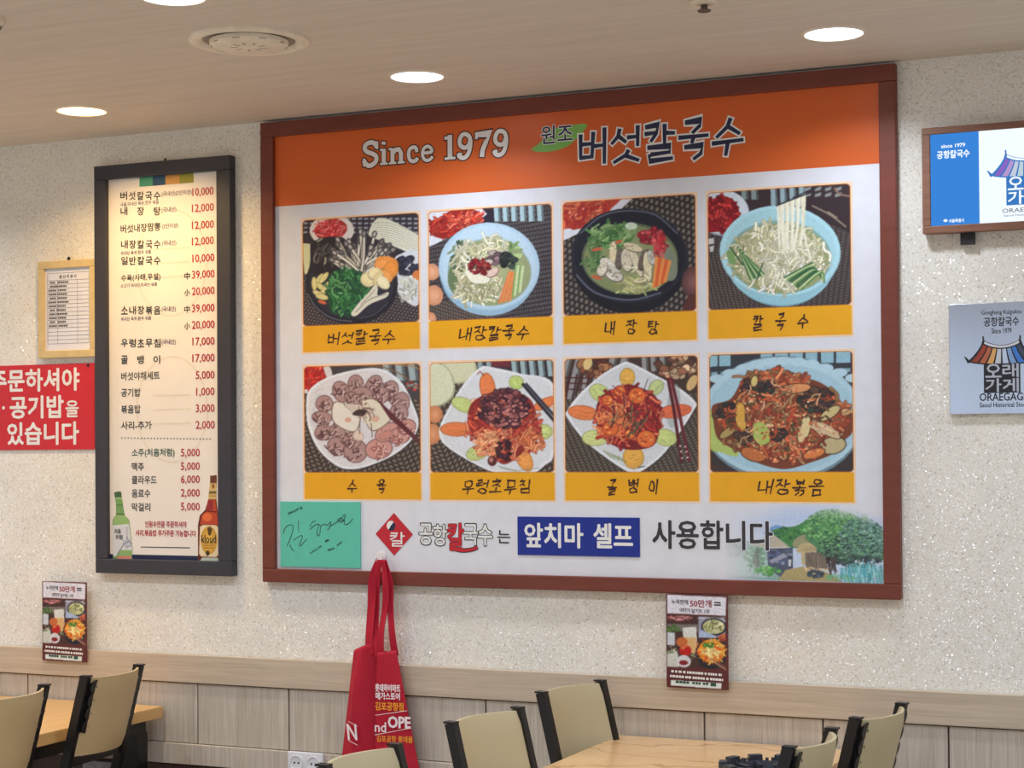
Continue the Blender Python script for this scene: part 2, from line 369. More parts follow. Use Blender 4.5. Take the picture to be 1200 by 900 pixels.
# ---------------------------------------------------------------- materials
def wall_mat():
    m = bpy.data.materials.new('glitter_wallpaper'); m.use_nodes = True; n, l = nt(m); b = n['Principled BSDF']
    tc = n.new('ShaderNodeTexCoord')
    def vor(sc, feat='F1'):
        v = n.new('ShaderNodeTexVoronoi'); v.inputs['Scale'].default_value = sc; v.feature = feat; l.new(tc.outputs['Object'], v.inputs['Vector']); return v
    def noise(sc, det=4):
        v = n.new('ShaderNodeTexNoise'); v.inputs['Scale'].default_value = sc; v.inputs['Detail'].default_value = det; l.new(tc.outputs['Object'], v.inputs['Vector']); return v
    chips = vor(210); sep = n.new('ShaderNodeSeparateColor'); l.new(chips.outputs['Color'], sep.inputs[0])
    cr = n.new('ShaderNodeValToRGB'); e = cr.color_ramp; e.interpolation = 'CONSTANT'
    cols = [(0, (219, 213, 199)), (.06, (234, 229, 216)), (.45, (238, 235, 223)), (.8, (229, 224, 211)), (.93, (244, 242, 234)), (.975, (204, 195, 179))]
    while len(e.elements) < len(cols): e.elements.new(.5)
    for q, (p, c) in zip(e.elements, cols): q.position = p; q.color = (*lin(c), 1)
    l.new(sep.outputs[0], cr.inputs[0])
    big = noise(5); mr = n.new('ShaderNodeMapRange'); mr.inputs[1].default_value = .3; mr.inputs[2].default_value = .7; mr.inputs[3].default_value = .95; mr.inputs[4].default_value = 1.04
    l.new(big.outputs[0], mr.inputs[0])
    sc = n.new('ShaderNodeVectorMath'); sc.operation = 'SCALE'; l.new(cr.outputs[0], sc.inputs[0]); l.new(mr.outputs[0], sc.inputs['Scale'])
    # mica flakes: a few cells are small mirrors, each tilted its own way
    fl = vor(400); fs = n.new('ShaderNodeSeparateColor'); l.new(fl.outputs['Color'], fs.inputs[0])
    gt = n.new('ShaderNodeMath'); gt.operation = 'GREATER_THAN'; gt.inputs[1].default_value = .95; l.new(fs.outputs[2], gt.inputs[0])
    ns = n.new('ShaderNodeVectorMath'); ns.operation = 'SUBTRACT'; ns.inputs[1].default_value = (.5, .5, .5); l.new(fl.outputs['Color'], ns.inputs[0])
    n2 = n.new('ShaderNodeVectorMath'); n2.operation = 'SCALE'; n2.inputs['Scale'].default_value = 1.5; l.new(ns.outputs[0], n2.inputs[0])
    ge = n.new('ShaderNodeNewGeometry'); ad = n.new('ShaderNodeVectorMath'); l.new(ge.outputs['Normal'], ad.inputs[0]); l.new(n2.outputs[0], ad.inputs[1])
    no = n.new('ShaderNodeVectorMath'); no.operation = 'NORMALIZE'; l.new(ad.outputs[0], no.inputs[0])
    bp = n.new('ShaderNodeBump'); bp.inputs['Strength'].default_value = .25; bp.inputs['Distance'].default_value = .002; l.new(sep.outputs[1], bp.inputs['Height'])
    mn = n.new('ShaderNodeMix'); mn.data_type = 'VECTOR'; l.new(gt.outputs[0], mn.inputs[0]); l.new(bp.outputs[0], mn.inputs[4]); l.new(no.outputs[0], mn.inputs[5])
    l.new(mn.outputs[1], b.inputs['Normal'])
    mc = n.new('ShaderNodeMix'); mc.data_type = 'RGBA'; l.new(gt.outputs[0], mc.inputs[0]); l.new(sc.outputs[0], mc.inputs[6]); mc.inputs[7].default_value = (.9, .9, .9, 1)
    l.new(mc.outputs[2], b.inputs['Base Color'])
    mm = n.new('ShaderNodeMath'); mm.operation = 'MULTIPLY'; mm.inputs[1].default_value = .4; l.new(gt.outputs[0], mm.inputs[0]); l.new(mm.outputs[0], b.inputs['Metallic'])
    rr = n.new('ShaderNodeMapRange'); rr.inputs[3].default_value = .75; rr.inputs[4].default_value = .32; l.new(gt.outputs[0], rr.inputs[0]); l.new(rr.outputs[0], b.inputs['Roughness'])
    return m

def wood_mat(name, lo, hi, grain, rough=.55, fine=0.5, rnd=True):
    """grain: scale vector, small along the grain"""
    m = bpy.data.materials.new(name); m.use_nodes = True; n, l = nt(m); b = n['Principled BSDF']
    tc = n.new('ShaderNodeTexCoord'); oi = n.new('ShaderNodeObjectInfo')
    mu = n.new('ShaderNodeMath'); mu.operation = 'MULTIPLY'; mu.inputs[1].default_value = 37.0 if rnd else 0; l.new(oi.outputs['Random'], mu.inputs[0])
    ad = n.new('ShaderNodeVectorMath'); l.new(tc.outputs['Object'], ad.inputs[0]); l.new(mu.outputs[0], ad.inputs[1])
    out = None
    for s, wgt in ((1, .5), (3.2, .5)):
        mp = n.new('ShaderNodeMapping'); mp.inputs['Scale'].default_value = [g*s for g in grain]; l.new(ad.outputs[0], mp.inputs[0])
        no = n.new('ShaderNodeTexNoise'); no.inputs['Scale'].default_value = 1; no.inputs['Detail'].default_value = 5; no.inputs['Distortion'].default_value = .4; l.new(mp.outputs[0], no.inputs[0])
        if out is None: out = no.outputs[0]
        else:
            mx = n.new('ShaderNodeMix'); mx.inputs[0].default_value = fine; l.new(out, mx.inputs[2]); l.new(no.outputs[0], mx.inputs[3]); out = mx.outputs[0]
    cr = n.new('ShaderNodeValToRGB'); e = cr.color_ramp.elements
    e[0].position = .33; e[0].color = (*lin(lo), 1); e[1].position = .66; e[1].color = (*lin(hi), 1); l.new(out, cr.inputs[0])
    l.new(cr.outputs[0], b.inputs['Base Color']); b.inputs['Roughness'].default_value = rough
    bp = n.new('ShaderNodeBump'); bp.inputs['Strength'].default_value = .15; bp.inputs['Distance'].default_value = .001; l.new(out, bp.inputs['Height']); l.new(bp.outputs[0], b.inputs['Normal'])
    return m

M = dict(
    wall=wall_mat(),
    ceiling=wood_mat('ceiling_paper', (206, 193, 176), (220, 207, 190), (1.3, 26, 1), .8, .6),
    panel=wood_mat('grey_oak_laminate', (172, 160, 144), (208, 198, 183), (60, 60, 2.2)),
    rail=wood_mat('oak_rail_laminate', (184, 166, 143), (208, 191, 168), (2, 40, 60)),
    base=mat('maroon_base', (70, 48, 42), .5, var=.1),
    floor=mat('floor_tiles', (186, 176, 164), .4, var=.12, scale=(3, 3, 3)),
    plain=mat('rear_paint', (236, 230, 222), .8, var=.04),
    added_column=mat('added_brown_column', (96, 70, 54), .5, var=.1, scale=(20, 20, 2)),
    added_window=emis('added_bluish_glow', (.70, .83, 1.0), 1.6),
    boardframe=mat('mahogany_frame', (118, 62, 49), .5, spec=.3, var=.1, scale=(6, 30, 30), bump=.1),
    slate=mat('slate_frame', (54, 53, 60), .5, var=.08, scale=(20, 20, 20), bump=.2),
    print=mat('printed_white', (226, 228, 234), .34, spec=.4, var=.01),
    orange=mat('printed_orange', (216, 100, 42), .34, spec=.35, var=.03, scale=(2, 2, 2)),
    yellow=mat('printed_amber', (238, 172, 18), .38, var=.02),
    cream=mat('printed_cream_edge', (246, 214, 178), .4),
    ink=mat('black_ink', (28, 26, 32), .45), brown_ink=mat('brown_ink', (62, 30, 16), .45),
    white_ink=mat('white_ink', (236, 236, 232), .45), red_ink=mat('red_ink', (196, 34, 48), .45),
    price_ink=mat('crimson_ink', (176, 32, 52), .5), green_ink=mat('dark_green_ink', (30, 84, 66), .5), grey_ink=mat('dark_grey_ink', (58, 58, 52), .5),
    blue_ink=mat('pale_violet_ink', (96, 90, 120), .5), navy_ink=mat('navy_ink', (24, 34, 70), .45), since=mat('since_white_ink', (232, 230, 226), .4),
    leaf=mat('leaf_green_ink', (124, 186, 84), .4), mist=mat('mist_white_ink', (244, 246, 244), .4),
    teal=mat('teal_card', (92, 196, 172), .5, var=.02), blue=mat('blue_sticker', (18, 44, 142), .4, var=.03),
    paper=mat('menu_paper', (236, 230, 220), .42, var=.015, scale=(5, 5, 5)), paper2=mat('certificate_paper', (228, 230, 240), .5),
    pine=mat('pale_gold_frame', (214, 190, 136), .5, var=.06, scale=(30, 30, 30)),
    red=mat('red_plastic', (208, 36, 48), .35, var=.02), redcloth=mat('red_nonwoven_cloth', (182, 8, 42), .75, var=.06, scale=(40, 40, 40), bump=.3),
    pic=vmat('printed_picture', .36), steel=None,
    vinyl=mat('beige_vinyl', (196, 172, 128), .42, var=.03, scale=(3, 3, 3), bump=.05),
    vinyl2=mat('pale_beige_vinyl', (190, 176, 140), .42, var=.03, scale=(3, 3, 3), bump=.05),
    black=mat('black_painted_steel', (16, 15, 17), .38, var=.1), dark=mat('dark_plastic', (30, 28, 28), .5),
    chrome=mat('screw_metal', (170, 165, 160), .3, metal=1), whiteplastic=mat('white_plastic', (225, 226, 230), .3),
    clear=mat('frosted_hook_plastic', (228, 222, 220), .2), beech=wood_mat('beech_table', (205, 160, 98), (224, 182, 120), (60, 1.5, 60), .35),
    tvwood=wood_mat('brown_wood_frame', (120, 80, 60), (148, 104, 80), (4, 40, 40), .5), vent=mat('aged_vent_plastic', (232, 220, 198), .5, var=.08, scale=(30, 30, 30)),
    grille=mat('cast_iron', (62, 66, 76), .4, metal=.3, var=.2, scale=(60, 60, 60)),
    lamp_cool=emis('lamp_cool', COOL, GLOW_COOL), lamp_warm=emis('lamp_warm', WARM, GLOW_WARM))

def steel_mat():
    m = mat('brushed_steel', (204, 206, 214), .19, metal=1, var=.03, scale=(1, 1, 300)); m.node_tree.nodes['Principled BSDF'].inputs['Anisotropic'].default_value = .3
    return m
M['steel'] = steel_mat()

def table_mat():
    m = wood_mat('table_laminate', (214, 172, 120), (228, 190, 140), (2.2, 2.2, 2.2), .22, rnd=False); n, l = nt(m); b = n['Principled BSDF']
    src = b.inputs['Base Color'].links[0].from_socket
    tc = n.new('ShaderNodeTexCoord'); no = n.new('ShaderNodeTexNoise'); no.inputs['Scale'].default_value = 2.5; no.inputs['Detail'].default_value = 6; l.new(tc.outputs['Object'], no.inputs[0])
    ad = n.new('ShaderNodeVectorMath'); ad.operation = 'MULTIPLY_ADD'; ad.inputs[1].default_value = (.5, .5, .5); l.new(no.outputs[1], ad.inputs[0]); l.new(tc.outputs['Object'], ad.inputs[2])
    mp = n.new('ShaderNodeMapping'); mp.inputs['Rotation'].default_value = (0, 0, .5); mp.inputs['Scale'].default_value = (1.0, 3.4, 1); l.new(ad.outputs[0], mp.inputs[0])
    v = n.new('ShaderNodeTexVoronoi'); v.feature = 'DISTANCE_TO_EDGE'; v.inputs['Scale'].default_value = 1.6; l.new(mp.outputs[0], v.inputs['Vector'])
    mr = n.new('ShaderNodeMapRange'); mr.inputs[2].default_value = .035; mr.inputs[3].default_value = .7; mr.inputs[4].default_value = 0; l.new(v.outputs[0], mr.inputs[0])
    mx = n.new('ShaderNodeMix'); mx.data_type = 'RGBA'; l.new(mr.outputs[0], mx.inputs[0]); l.new(src, mx.inputs[6]); mx.inputs[7].default_value = (*lin((168, 116, 66)), 1)
    l.new(mx.outputs[2], b.inputs['Base Color']); return m
M['tabletop'] = table_mat()

# ---------------------------------------------------------------- the room
X0, X1, Y1 = -6.6, 2.6, -8.0
def slab(name, a, b, m, parent=None, **k):
    return MB().box(a, b).build(name, m, parent, **k)
wall = slab('wall_front', (X0, 0, 0), (X1, .1, CEIL), M['wall'], kind='structure')
slab('ceiling', (X0-.1, Y1-.1, CEIL), (X1+.1, .1, CEIL+.1), M['ceiling'], kind='structure')
slab('floor', (X0-.1, Y1-.1, -.1), (X1+.1, .1, 0), M['floor'], kind='structure')
slab('wall_left', (X0-.1, Y1, 0), (X0, .1, CEIL), M['plain'], kind='structure')
slab('wall_right', (X1, Y1, 0), (X1+.1, .1, CEIL), M['plain'], kind='structure')
slab('wall_rear', (X0, Y1-.1, 0), (X1, Y1, CEIL), M['plain'], kind='structure')
for k, (a, b) in enumerate(((-4.4, -2.22), (-1.98, .9))):  # unseen glowing windows, added to give the steel plaque bluish reflections
    wn = slab('added_window_%d' % (k+1), (a, Y1-.02, .9), (b, Y1+.004, 2.6), M['added_window'], kind='structure')
    fr = MB()
    for p, q in (((a-.05, .85), (b+.05, .9)), ((a-.05, 2.6), (b+.05, 2.65)), ((a-.05, .9), (a, 2.6)), ((b, .9), (b+.05, 2.6))): fr.box((p[0], Y1, p[1]), (q[0], Y1+.05, q[1]))
    fr.build('added_window_frame', M['added_column'], wn)
slab('trim_1', (-2.24, Y1, 0), (-1.94, Y1+.3, CEIL), M['added_column'], kind='structure')  # unseen column, added so the plaque reflects a brown band

# wainscot: a horizontal top rail, panels side by side with open joints, a lower rail and a maroon base
SEAM = [-.992-.3725*k for k in range(-9, 15)]
wains = slab('trim_2', (X0, -.004, 0), (X1, 0, .92), M['base'], kind='structure')
MB().box((X0, -.024, .827), (X1, -.004, .925), .002).build('top_rail', M['rail'], wains)
MB().box((X0, -.026, .54), (X1, -.004, .612), .002).build('lower_rail', M['panel'], wains)
for x in SEAM:
    if X0 < x-.3725 and x < X1:
        MB().box((x-.3725+.0025, -.014, .614), (x-.0025, -.004, .823), .0015).build('wall_panel', M['panel'], wains)
MB().box((X0, -.018, 0), (X1, -.004, .536)).build('base_board', M['base'], wains)

# ---------------------------------------------------------------- ceiling lights: ring and glowing diffuser
def downlight(x, y, warm, label=None):
    o = empty('ceiling_light', (x, y, CEIL), label=label or 'round recessed downlight outside the frame of the photograph', cat='ceiling light', group='recessed downlights')
    MB().lathe([(.079, .03), (.079, -.001), (.081, -.004), (.086, -.003), (.09, 0)]).build('trim_ring', M['vent'], o)
    MB().lathe([(.0005, -.0022), (.079, -.0018)], n=40).build('diffuser', M['lamp_warm' if warm else 'lamp_cool'], o)
    ld = bpy.data.lights.new('lamp_light', 'AREA'); ld.shape = 'DISK'; ld.size = .15; ld.spread = math.radians(SPREAD)
    ld.energy = W_WARM if warm else (W_COOL if y > -1 else W_ROOM); ld.color = WARM if warm else COOL
    lo = bpy.data.objects.new('lamp_light', ld); C.objects.link(lo); lo.parent = o; lo.location.z = -.006
lab = {(2, 0): 'warm yellow round downlight above the black framed price menu', (3, 0): 'cool white round downlight above the words at the menu board\'s left',
       (4, 0): 'cool white round downlight above the right end of the big menu board', (3, 1): 'cool white downlight cut by the top edge, left of the ceiling vent'}
for j, y in enumerate((-.445, -1.575, -2.7, -3.83, -4.96, -6.09, -7.2)):
    for i, x in enumerate((-6.2, -5.03, -3.757, -2.496, -1.203, .08, 1.35)):
        if j == 1 and i == 3: x = -2.60
        if j > 1 and (i+j) % 2: continue
        downlight(x, y, (i, j) == (2, 0), lab.get((i, j)))

v = empty('ceiling_vent', (-2.691, -1.083, CEIL), label='round off-white ceiling vent with a grooved centre disc', cat='vent')
MB().lathe([(.168, 0), (.166, -.006), (.15, -.012), (.136, -.008), (.128, .0)], n=56).build('outer_ring', M['vent'], v)
MB().lathe([(.128, -.001), (.1, -.0004), (.05, -.0004), (.0005, -.0004)], n=48).build('recess', mat('vent_shadow_grey', (150, 138, 122), .7), v)
MB().lathe([(.11, -.004), (.108, -.014), (.1, -.018), (.03, -.02), (.0005, -.02)], n=48).build('centre_disc', M['vent'], v)
for k in range(9):
    a = k*2*math.pi/9+.05; c_, s_ = math.cos(a), math.sin(a); MB().add([(r_*c_-w_*s_, r_*s_+w_*c_, z_) for r_, w_, z_ in ((.03, -.002, -.0205), (.03, .002, -.0205), (.106, .010, -.0165), (.106, -.010, -.0165), (.03, -.002, -.019), (.03, .002, -.019), (.106, .010, -.013), (.106, -.010, -.013))], [(0, 1, 2, 3), (7, 6, 5, 4), (0, 4, 5, 1), (1, 5, 6, 2), (2, 6, 7, 3), (3, 7, 4, 0)]).build('groove_shade', mat('groove_shade_grey', (150, 138, 120), .6) if k == 0 else bpy.data.materials['groove_shade_grey'], v)  # dark wedges stand for grooves, their shade put into the colour
o = empty('sprinkler', (-1.419, -.93, CEIL), label='small sprinkler head with brown rose at the top edge', cat='sprinkler')
MB().lathe([(.036, 0), (.034, -.004), (.014, -.006), (.0005, -.006)]).build('escutcheon', M['vent'], o)
MB().lathe([(.009, -.004), (.009, -.016), (.018, -.02), (.016, -.023), (.0005, -.023)]).build('deflector', mat('sprinkler_brown', (92, 74, 56), .5), o)
o = empty('smoke_detector', (-3.16, -1.59, CEIL), label='small round grey detector cut by the left edge', cat='detector')
MB().lathe([(.035, 0), (.035, -.01), (.028, -.022), (.012, -.03), (.0005, -.03)]).build('detector_body', M['vent'], o)
MB().lathe([(.0285, -.0222), (.029, -.017), (.024, -.0265)]).build('slot_ring', M['dark'], o)

# ---------------------------------------------------------------- the big menu board
BX0, BX1, BZ0, BZ1, FW = -3.321, -1.1235, 1.189, 2.774, .0505
YB = -.014                                  # the printed face, set back in the frame
board = empty('menu_board', ((BX0+BX1)/2, 0, BZ0), label='large wall menu board with orange header and eight dish photos', cat='menu board')
board.location = (0, 0, 0)
for a, b in (((BX0, BZ1-FW), (BX1, BZ1)), ((BX0, BZ0), (BX1, BZ0+.046)), ((BX0, BZ0+.046), (BX0+FW, BZ1-FW)), ((BX1-FW, BZ0+.046), (BX1, BZ1-FW))):
    MB().box((a[0], -.03, a[1]), (b[0], 0, b[1]), .003).build('frame_rail', M['boardframe'], board)
MB().box((BX0+.045, YB, BZ0+.04), (BX1-.045, -.002, BZ1-.045)).build('print_sheet', M['print'], board)
Ink(YB-.0004).rect(BX0+FW, 2.4825, BX1-FW, BZ1-FW).build('header_band', M['orange'], board, label='orange header band')
Ink(YB-.0007).poly([tuple(p) for p in smooth([P(x, y, YB)[[0, 2]] for x, y in ((623, 176), (634, 166), (646, 152), (668, 147), (688, 146), (678, 160), (664, 172), (642, 178))], True, 5)]).build('leaf_mark', M['leaf'], board, label='green leaf mark')

# "Since 1979": slab-serif letters drawn stroke by stroke
SG = {'S': (.66, [([(.6, .76), (.5, .93), (.34, .98), (.15, .9), (.1, .74), (.2, .6), (.42, .5), (.57, .38), (.56, .18), (.4, .04), (.24, .02), (.1, .16), (.06, .26)], .17)], [(.56, .68, .66, 1.0), (.02, .0, .12, .33)]),
      'i': (.34, [([(.18, .0), (.18, .68)], .17), ([(.17, .86), (.19, .98)], .17)], [(.02, 0, .34, .09), (.02, .6, .18, .69)]),
      'n': (.66, [([(.15, 0), (.15, .66)], .16), ([(.17, .46), (.28, .6), (.42, .6), (.5, .46), (.5, 0)], .16)], [(0, 0, .3, .09), (.36, 0, .66, .09), (0, .6, .15, .69)]),
      'c': (.52, [([(.44, .5), (.38, .62), (.27, .64), (.14, .54), (.11, .34), (.15, .14), (.27, .05), (.4, .08), (.48, .18)], .14)], [(.38, .42, .5, .62)]),
      'e': (.58, [([(.12, .36), (.46, .38), (.45, .54), (.3, .63), (.16, .55), (.1, .35), (.15, .13), (.3, .04), (.44, .1), (.51, .2)], .12)], []),
      '1': (.46, [([(.25, 0), (.25, .98)], .18)], [(.04, 0, .46, .1), (.04, .8, .25, .93)]),
      '9': (.64, [([(.5, .66), (.46, .5), (.3, .42), (.14, .54), (.12, .74), (.2, .92), (.34, .96), (.48, .86), (.53, .64), (.5, .34), (.4, .1), (.24, .02), (.1, .1), (.09, .2)], .15)], [(.05, .1, .2, .24)]),
      '7': (.62, [([(.04, .9), (.58, .9), (.42, .56), (.3, .26), (.27, .0)], .17)], [(.02, .72, .12, .99)])}
def serif(ink, s, x0, z0, x1, z1, grow=0, dy=0):
    tot = sum(SG[c][0]+.05 if c != ' ' else .36 for c in s)-.05; k = (x1-x0)/tot; h = z1-z0; x = x0
    for c in s:
        if c == ' ': x += .36*k; continue
        wd, st, rc = SG[c]
        cut = h*(1 if c in 'S1979' else .98)
        for pts, t in st:
            q = [(x+a*k, z0+b*cut) for a, b in pts]; ink.stroke(smooth(q, n=4) if len(q) > 5 else q, t*k, dy=dy, grow=grow)
        for a, b, cc, d in rc: ink.rect(x+a*k-grow, z0+b*cut-grow, x+cc*k+grow, z0+d*cut+grow, dy)
        x += (wd+.05)*k
a, b = P(425, 195, YB), P(511, 188, YB); hh = .048
i2 = Ink(YB-.0007); serif(i2, 'Since', a[0], 2.60-.003, b[0]-.006, 2.60+.078, grow=.004); a2, b2 = P(520, 187, YB), P(597, 182, YB)
serif(i2, '1979', a2[0], 2.597, b2[0], 2.68, grow=.004); i2.build('letter_outline', M['brown_ink'], board)
i1 = Ink(YB-.0011); serif(i1, 'Since', a[0], 2.597, b[0]-.006, 2.678); serif(i1, '1979', a2[0], 2.597, b2[0], 2.68)
i1.build('lettering', M['since'], board, label='white serif lettering')

i1 = Ink(YB-.0009); i2 = Ink(YB-.0013)
i1.ptext('원조', 634, 671, 157, 21, bold=.0048); i2.ptext('원조', 634, 671, 157, 21, bold=.0012)
tx0 = P(675, 168, YB)[0]; tx1 = P(873, 160, YB)[0]
a, b = P(774, 185, YB)[2], P(774, 146, YB)[2]
for ink, g in ((i1, .0050), (i2, 0)):
    brush(ink, '버섯칼국수', tx0+.006, a, tx1-.006, b, .0140, .0105, grow=g, gap=.10, jit=.02, slant=.03, seed=5)
i1.build('letter_outline', M['white_ink'], board); i2.build('lettering', M['navy_ink'], board, label='dark navy brush lettering')

# ---- the eight dish photographs
WH, KIM = (226, 228, 230), [(190, 45, 35), (220, 80, 55), (160, 30, 30), (232, 120, 90)]
DARK = (52, 46, 52)
def d1():
    p = Pic(186, 176, (40, 90), (727, 45), (57, 712), DARK, 1); p.weave(22, 17, 1.25, DARK, (128, 118, 112), .5)
    p.poly([(40, 60), (730, 40), (730, 320), (40, 300)], (50, 44, 54))
    for x in range(50, 730, 36):
        for y in (78, 104, 130, 156): p.poly([(x, y), (x+24, y-1), (x+24, y+10), (x, y+11)], (190, 192, 196), .75)
    p.poly([(40, 225), (92, 228), (98, 400), (62, 404)], (214, 214, 168)); p.ell(220, 150, 132, 92, (226, 218, 212)); p.ell(214, 146, 98, 60, (170, 40, 44), -.15)
    p.strands(214, 143, 86, 48, 70, 46, 9, [(214, 74, 74), (188, 44, 52), (236, 130, 120)], -.4, 1.4, .4)
    p.poly([(437, 165), (470, 95), (520, 78), (600, 108), (730, 185), (732, 285), (640, 262), (530, 215), (460, 190)], (222, 222, 198), sm=True)
    for k in range(26):
        y = k*5.2; p.line([(452+k*3, 110+y*.75), (560+k, 110+y*.9), (728, 175+y*.8)], 4.5, (158, 156, 128) if k % 3 == 0 else (240, 240, 224), .9)
    p.poly([(590, 330), (620, 285), (730, 275), (735, 560), (650, 540), (605, 470)], (214, 220, 226), sm=True)
    p.blobs(665, 350, 58, 48, 26, 20, [(40, 44, 62), (58, 62, 84)], (30, 30, 40)); p.ell(722, 402, 26, 28, (220, 132, 70))
    p.strands(672, 480, 55, 62, 80, 40, 6, [(206, 208, 194), (226, 226, 214), (168, 170, 158)], None, 3, .9)
    p.ell(342, 455, 272, 236, (34, 34, 44)); p.ell(342, 445, 252, 212, (46, 46, 60)); p.line([(84, 520), (140, 600), (240, 660), (350, 672)], 7, (120, 124, 140), .8)
    p.line([(395, 655), (480, 630), (560, 560)], 5, (110, 112, 128), .7); p.poly([(95, 320), (120, 210), (300, 200), (280, 400), (110, 400)], (38, 36, 42), sm=True)
    p.strands(165, 290, 60, 80, 16, 60, 10, [(150, 144, 128), (90, 84, 78), (60, 56, 58)], 1.9, .8, .6)
    r = p.r
    for k in range(56):
        a = -2.8+2.3*r.random(); L = r.uniform(120, 235); x, y = 400+r.uniform(-20, 20), 395+r.uniform(-20, 15); ex, ey = x+math.cos(a)*L*.95, y+math.sin(a)*L*1.02
        mx, my = (x+ex)/2+r.uniform(-16, 16), (y+ey)/2+r.uniform(-12, 12); p.line([(x, y), (mx, my), (ex, ey)], 20, (60, 56, 54)); p.line([(x, y), (mx, my), (ex, ey)], 13, r.choice([(226, 220, 200), (206, 198, 176), (238, 234, 218)]))
        p.ell(ex, ey, 21, 16, (70, 66, 68), a); p.ell(ex, ey, 14, 9, r.choice([(150, 144, 138), (190, 184, 172), (120, 114, 112)]), a)
    for x, y, a in ((150, 435, -1), (178, 425, -.9), (165, 480, .6), (182, 500, -.8), (150, 520, .5), (190, 480, -1), (170, 535, .2), (122, 460, 1.5)): p.ell(x, y, 42, 17, (150, 150, 90), a); p.ell(x, y, 38, 14, (228, 218, 150), a)
    p.ell(172, 566, 26, 10, (220, 110, 70), .3)
    p.poly([(220, 400), (300, 380), (400, 400), (440, 470), (430, 540), (350, 620), (240, 630), (205, 540)], (38, 80, 52), sm=True)
    p.strands(318, 505, 108, 122, 190, 62, 12, [(52, 128, 66), (84, 162, 92), (34, 92, 56), (112, 184, 110), (28, 74, 60)], None, 3, .8, (24, 56, 42))
    for x, y, rx, ry, a, c in ((545, 330, 66, 34, .1, (236, 150, 70)), (520, 342, 46, 26, -.3, (240, 160, 84)), (572, 370, 40, 60, .3, (234, 148, 66)), (540, 408, 46, 30, .6, (240, 164, 92)), (440, 430, 44, 40, .4, (232, 222, 168)), (478, 395, 40, 32, -.4, (240, 226, 176)), (500, 425, 26, 46, .3, (228, 210, 150)), (528, 446, 44, 30, .7, (240, 232, 190))): p.ell(x, y+3, rx+2, ry+2, [q*.66 for q in c], a); p.ell(x, y, rx, ry, c, a); p.ell(x-4, y-4, rx*.7, ry*.6, [min(255, q*1.05) for q in c], a)
    p.poly([(345, 628), (385, 570), (440, 510), (480, 460), (498, 480), (500, 520), (558, 500), (548, 530), (450, 575), (375, 640)], (226, 224, 204), sm=True)
    p.line([(370, 620), (450, 545), (545, 512)], 4, (120, 116, 104)); p.line([(400, 575), (455, 520), (480, 490)], 4, (150, 146, 130))
    return p
def noodles(p, cx, cy, rx, ry, n, cols=((236, 232, 204), (222, 216, 180), (246, 244, 226), (198, 194, 152)), w=9): p.strands(cx, cy, rx, ry, n, 95, w, list(cols), None, 3.2, 1.0, (160, 158, 116))
def bars(p, x0, x1, y, wd, h, col, lean=0):
    x = x0
    while x < x1: p.poly([(x, y), (x+wd, y-2), (x+wd+lean, y+h), (x+lean, y+h+2)], col); p.poly([(x+wd*.7, y), (x+wd, y-2), (x+wd+lean, y+h), (x+wd*.7+lean, y+h)], [c*.6 for c in col]); x += wd*1.45
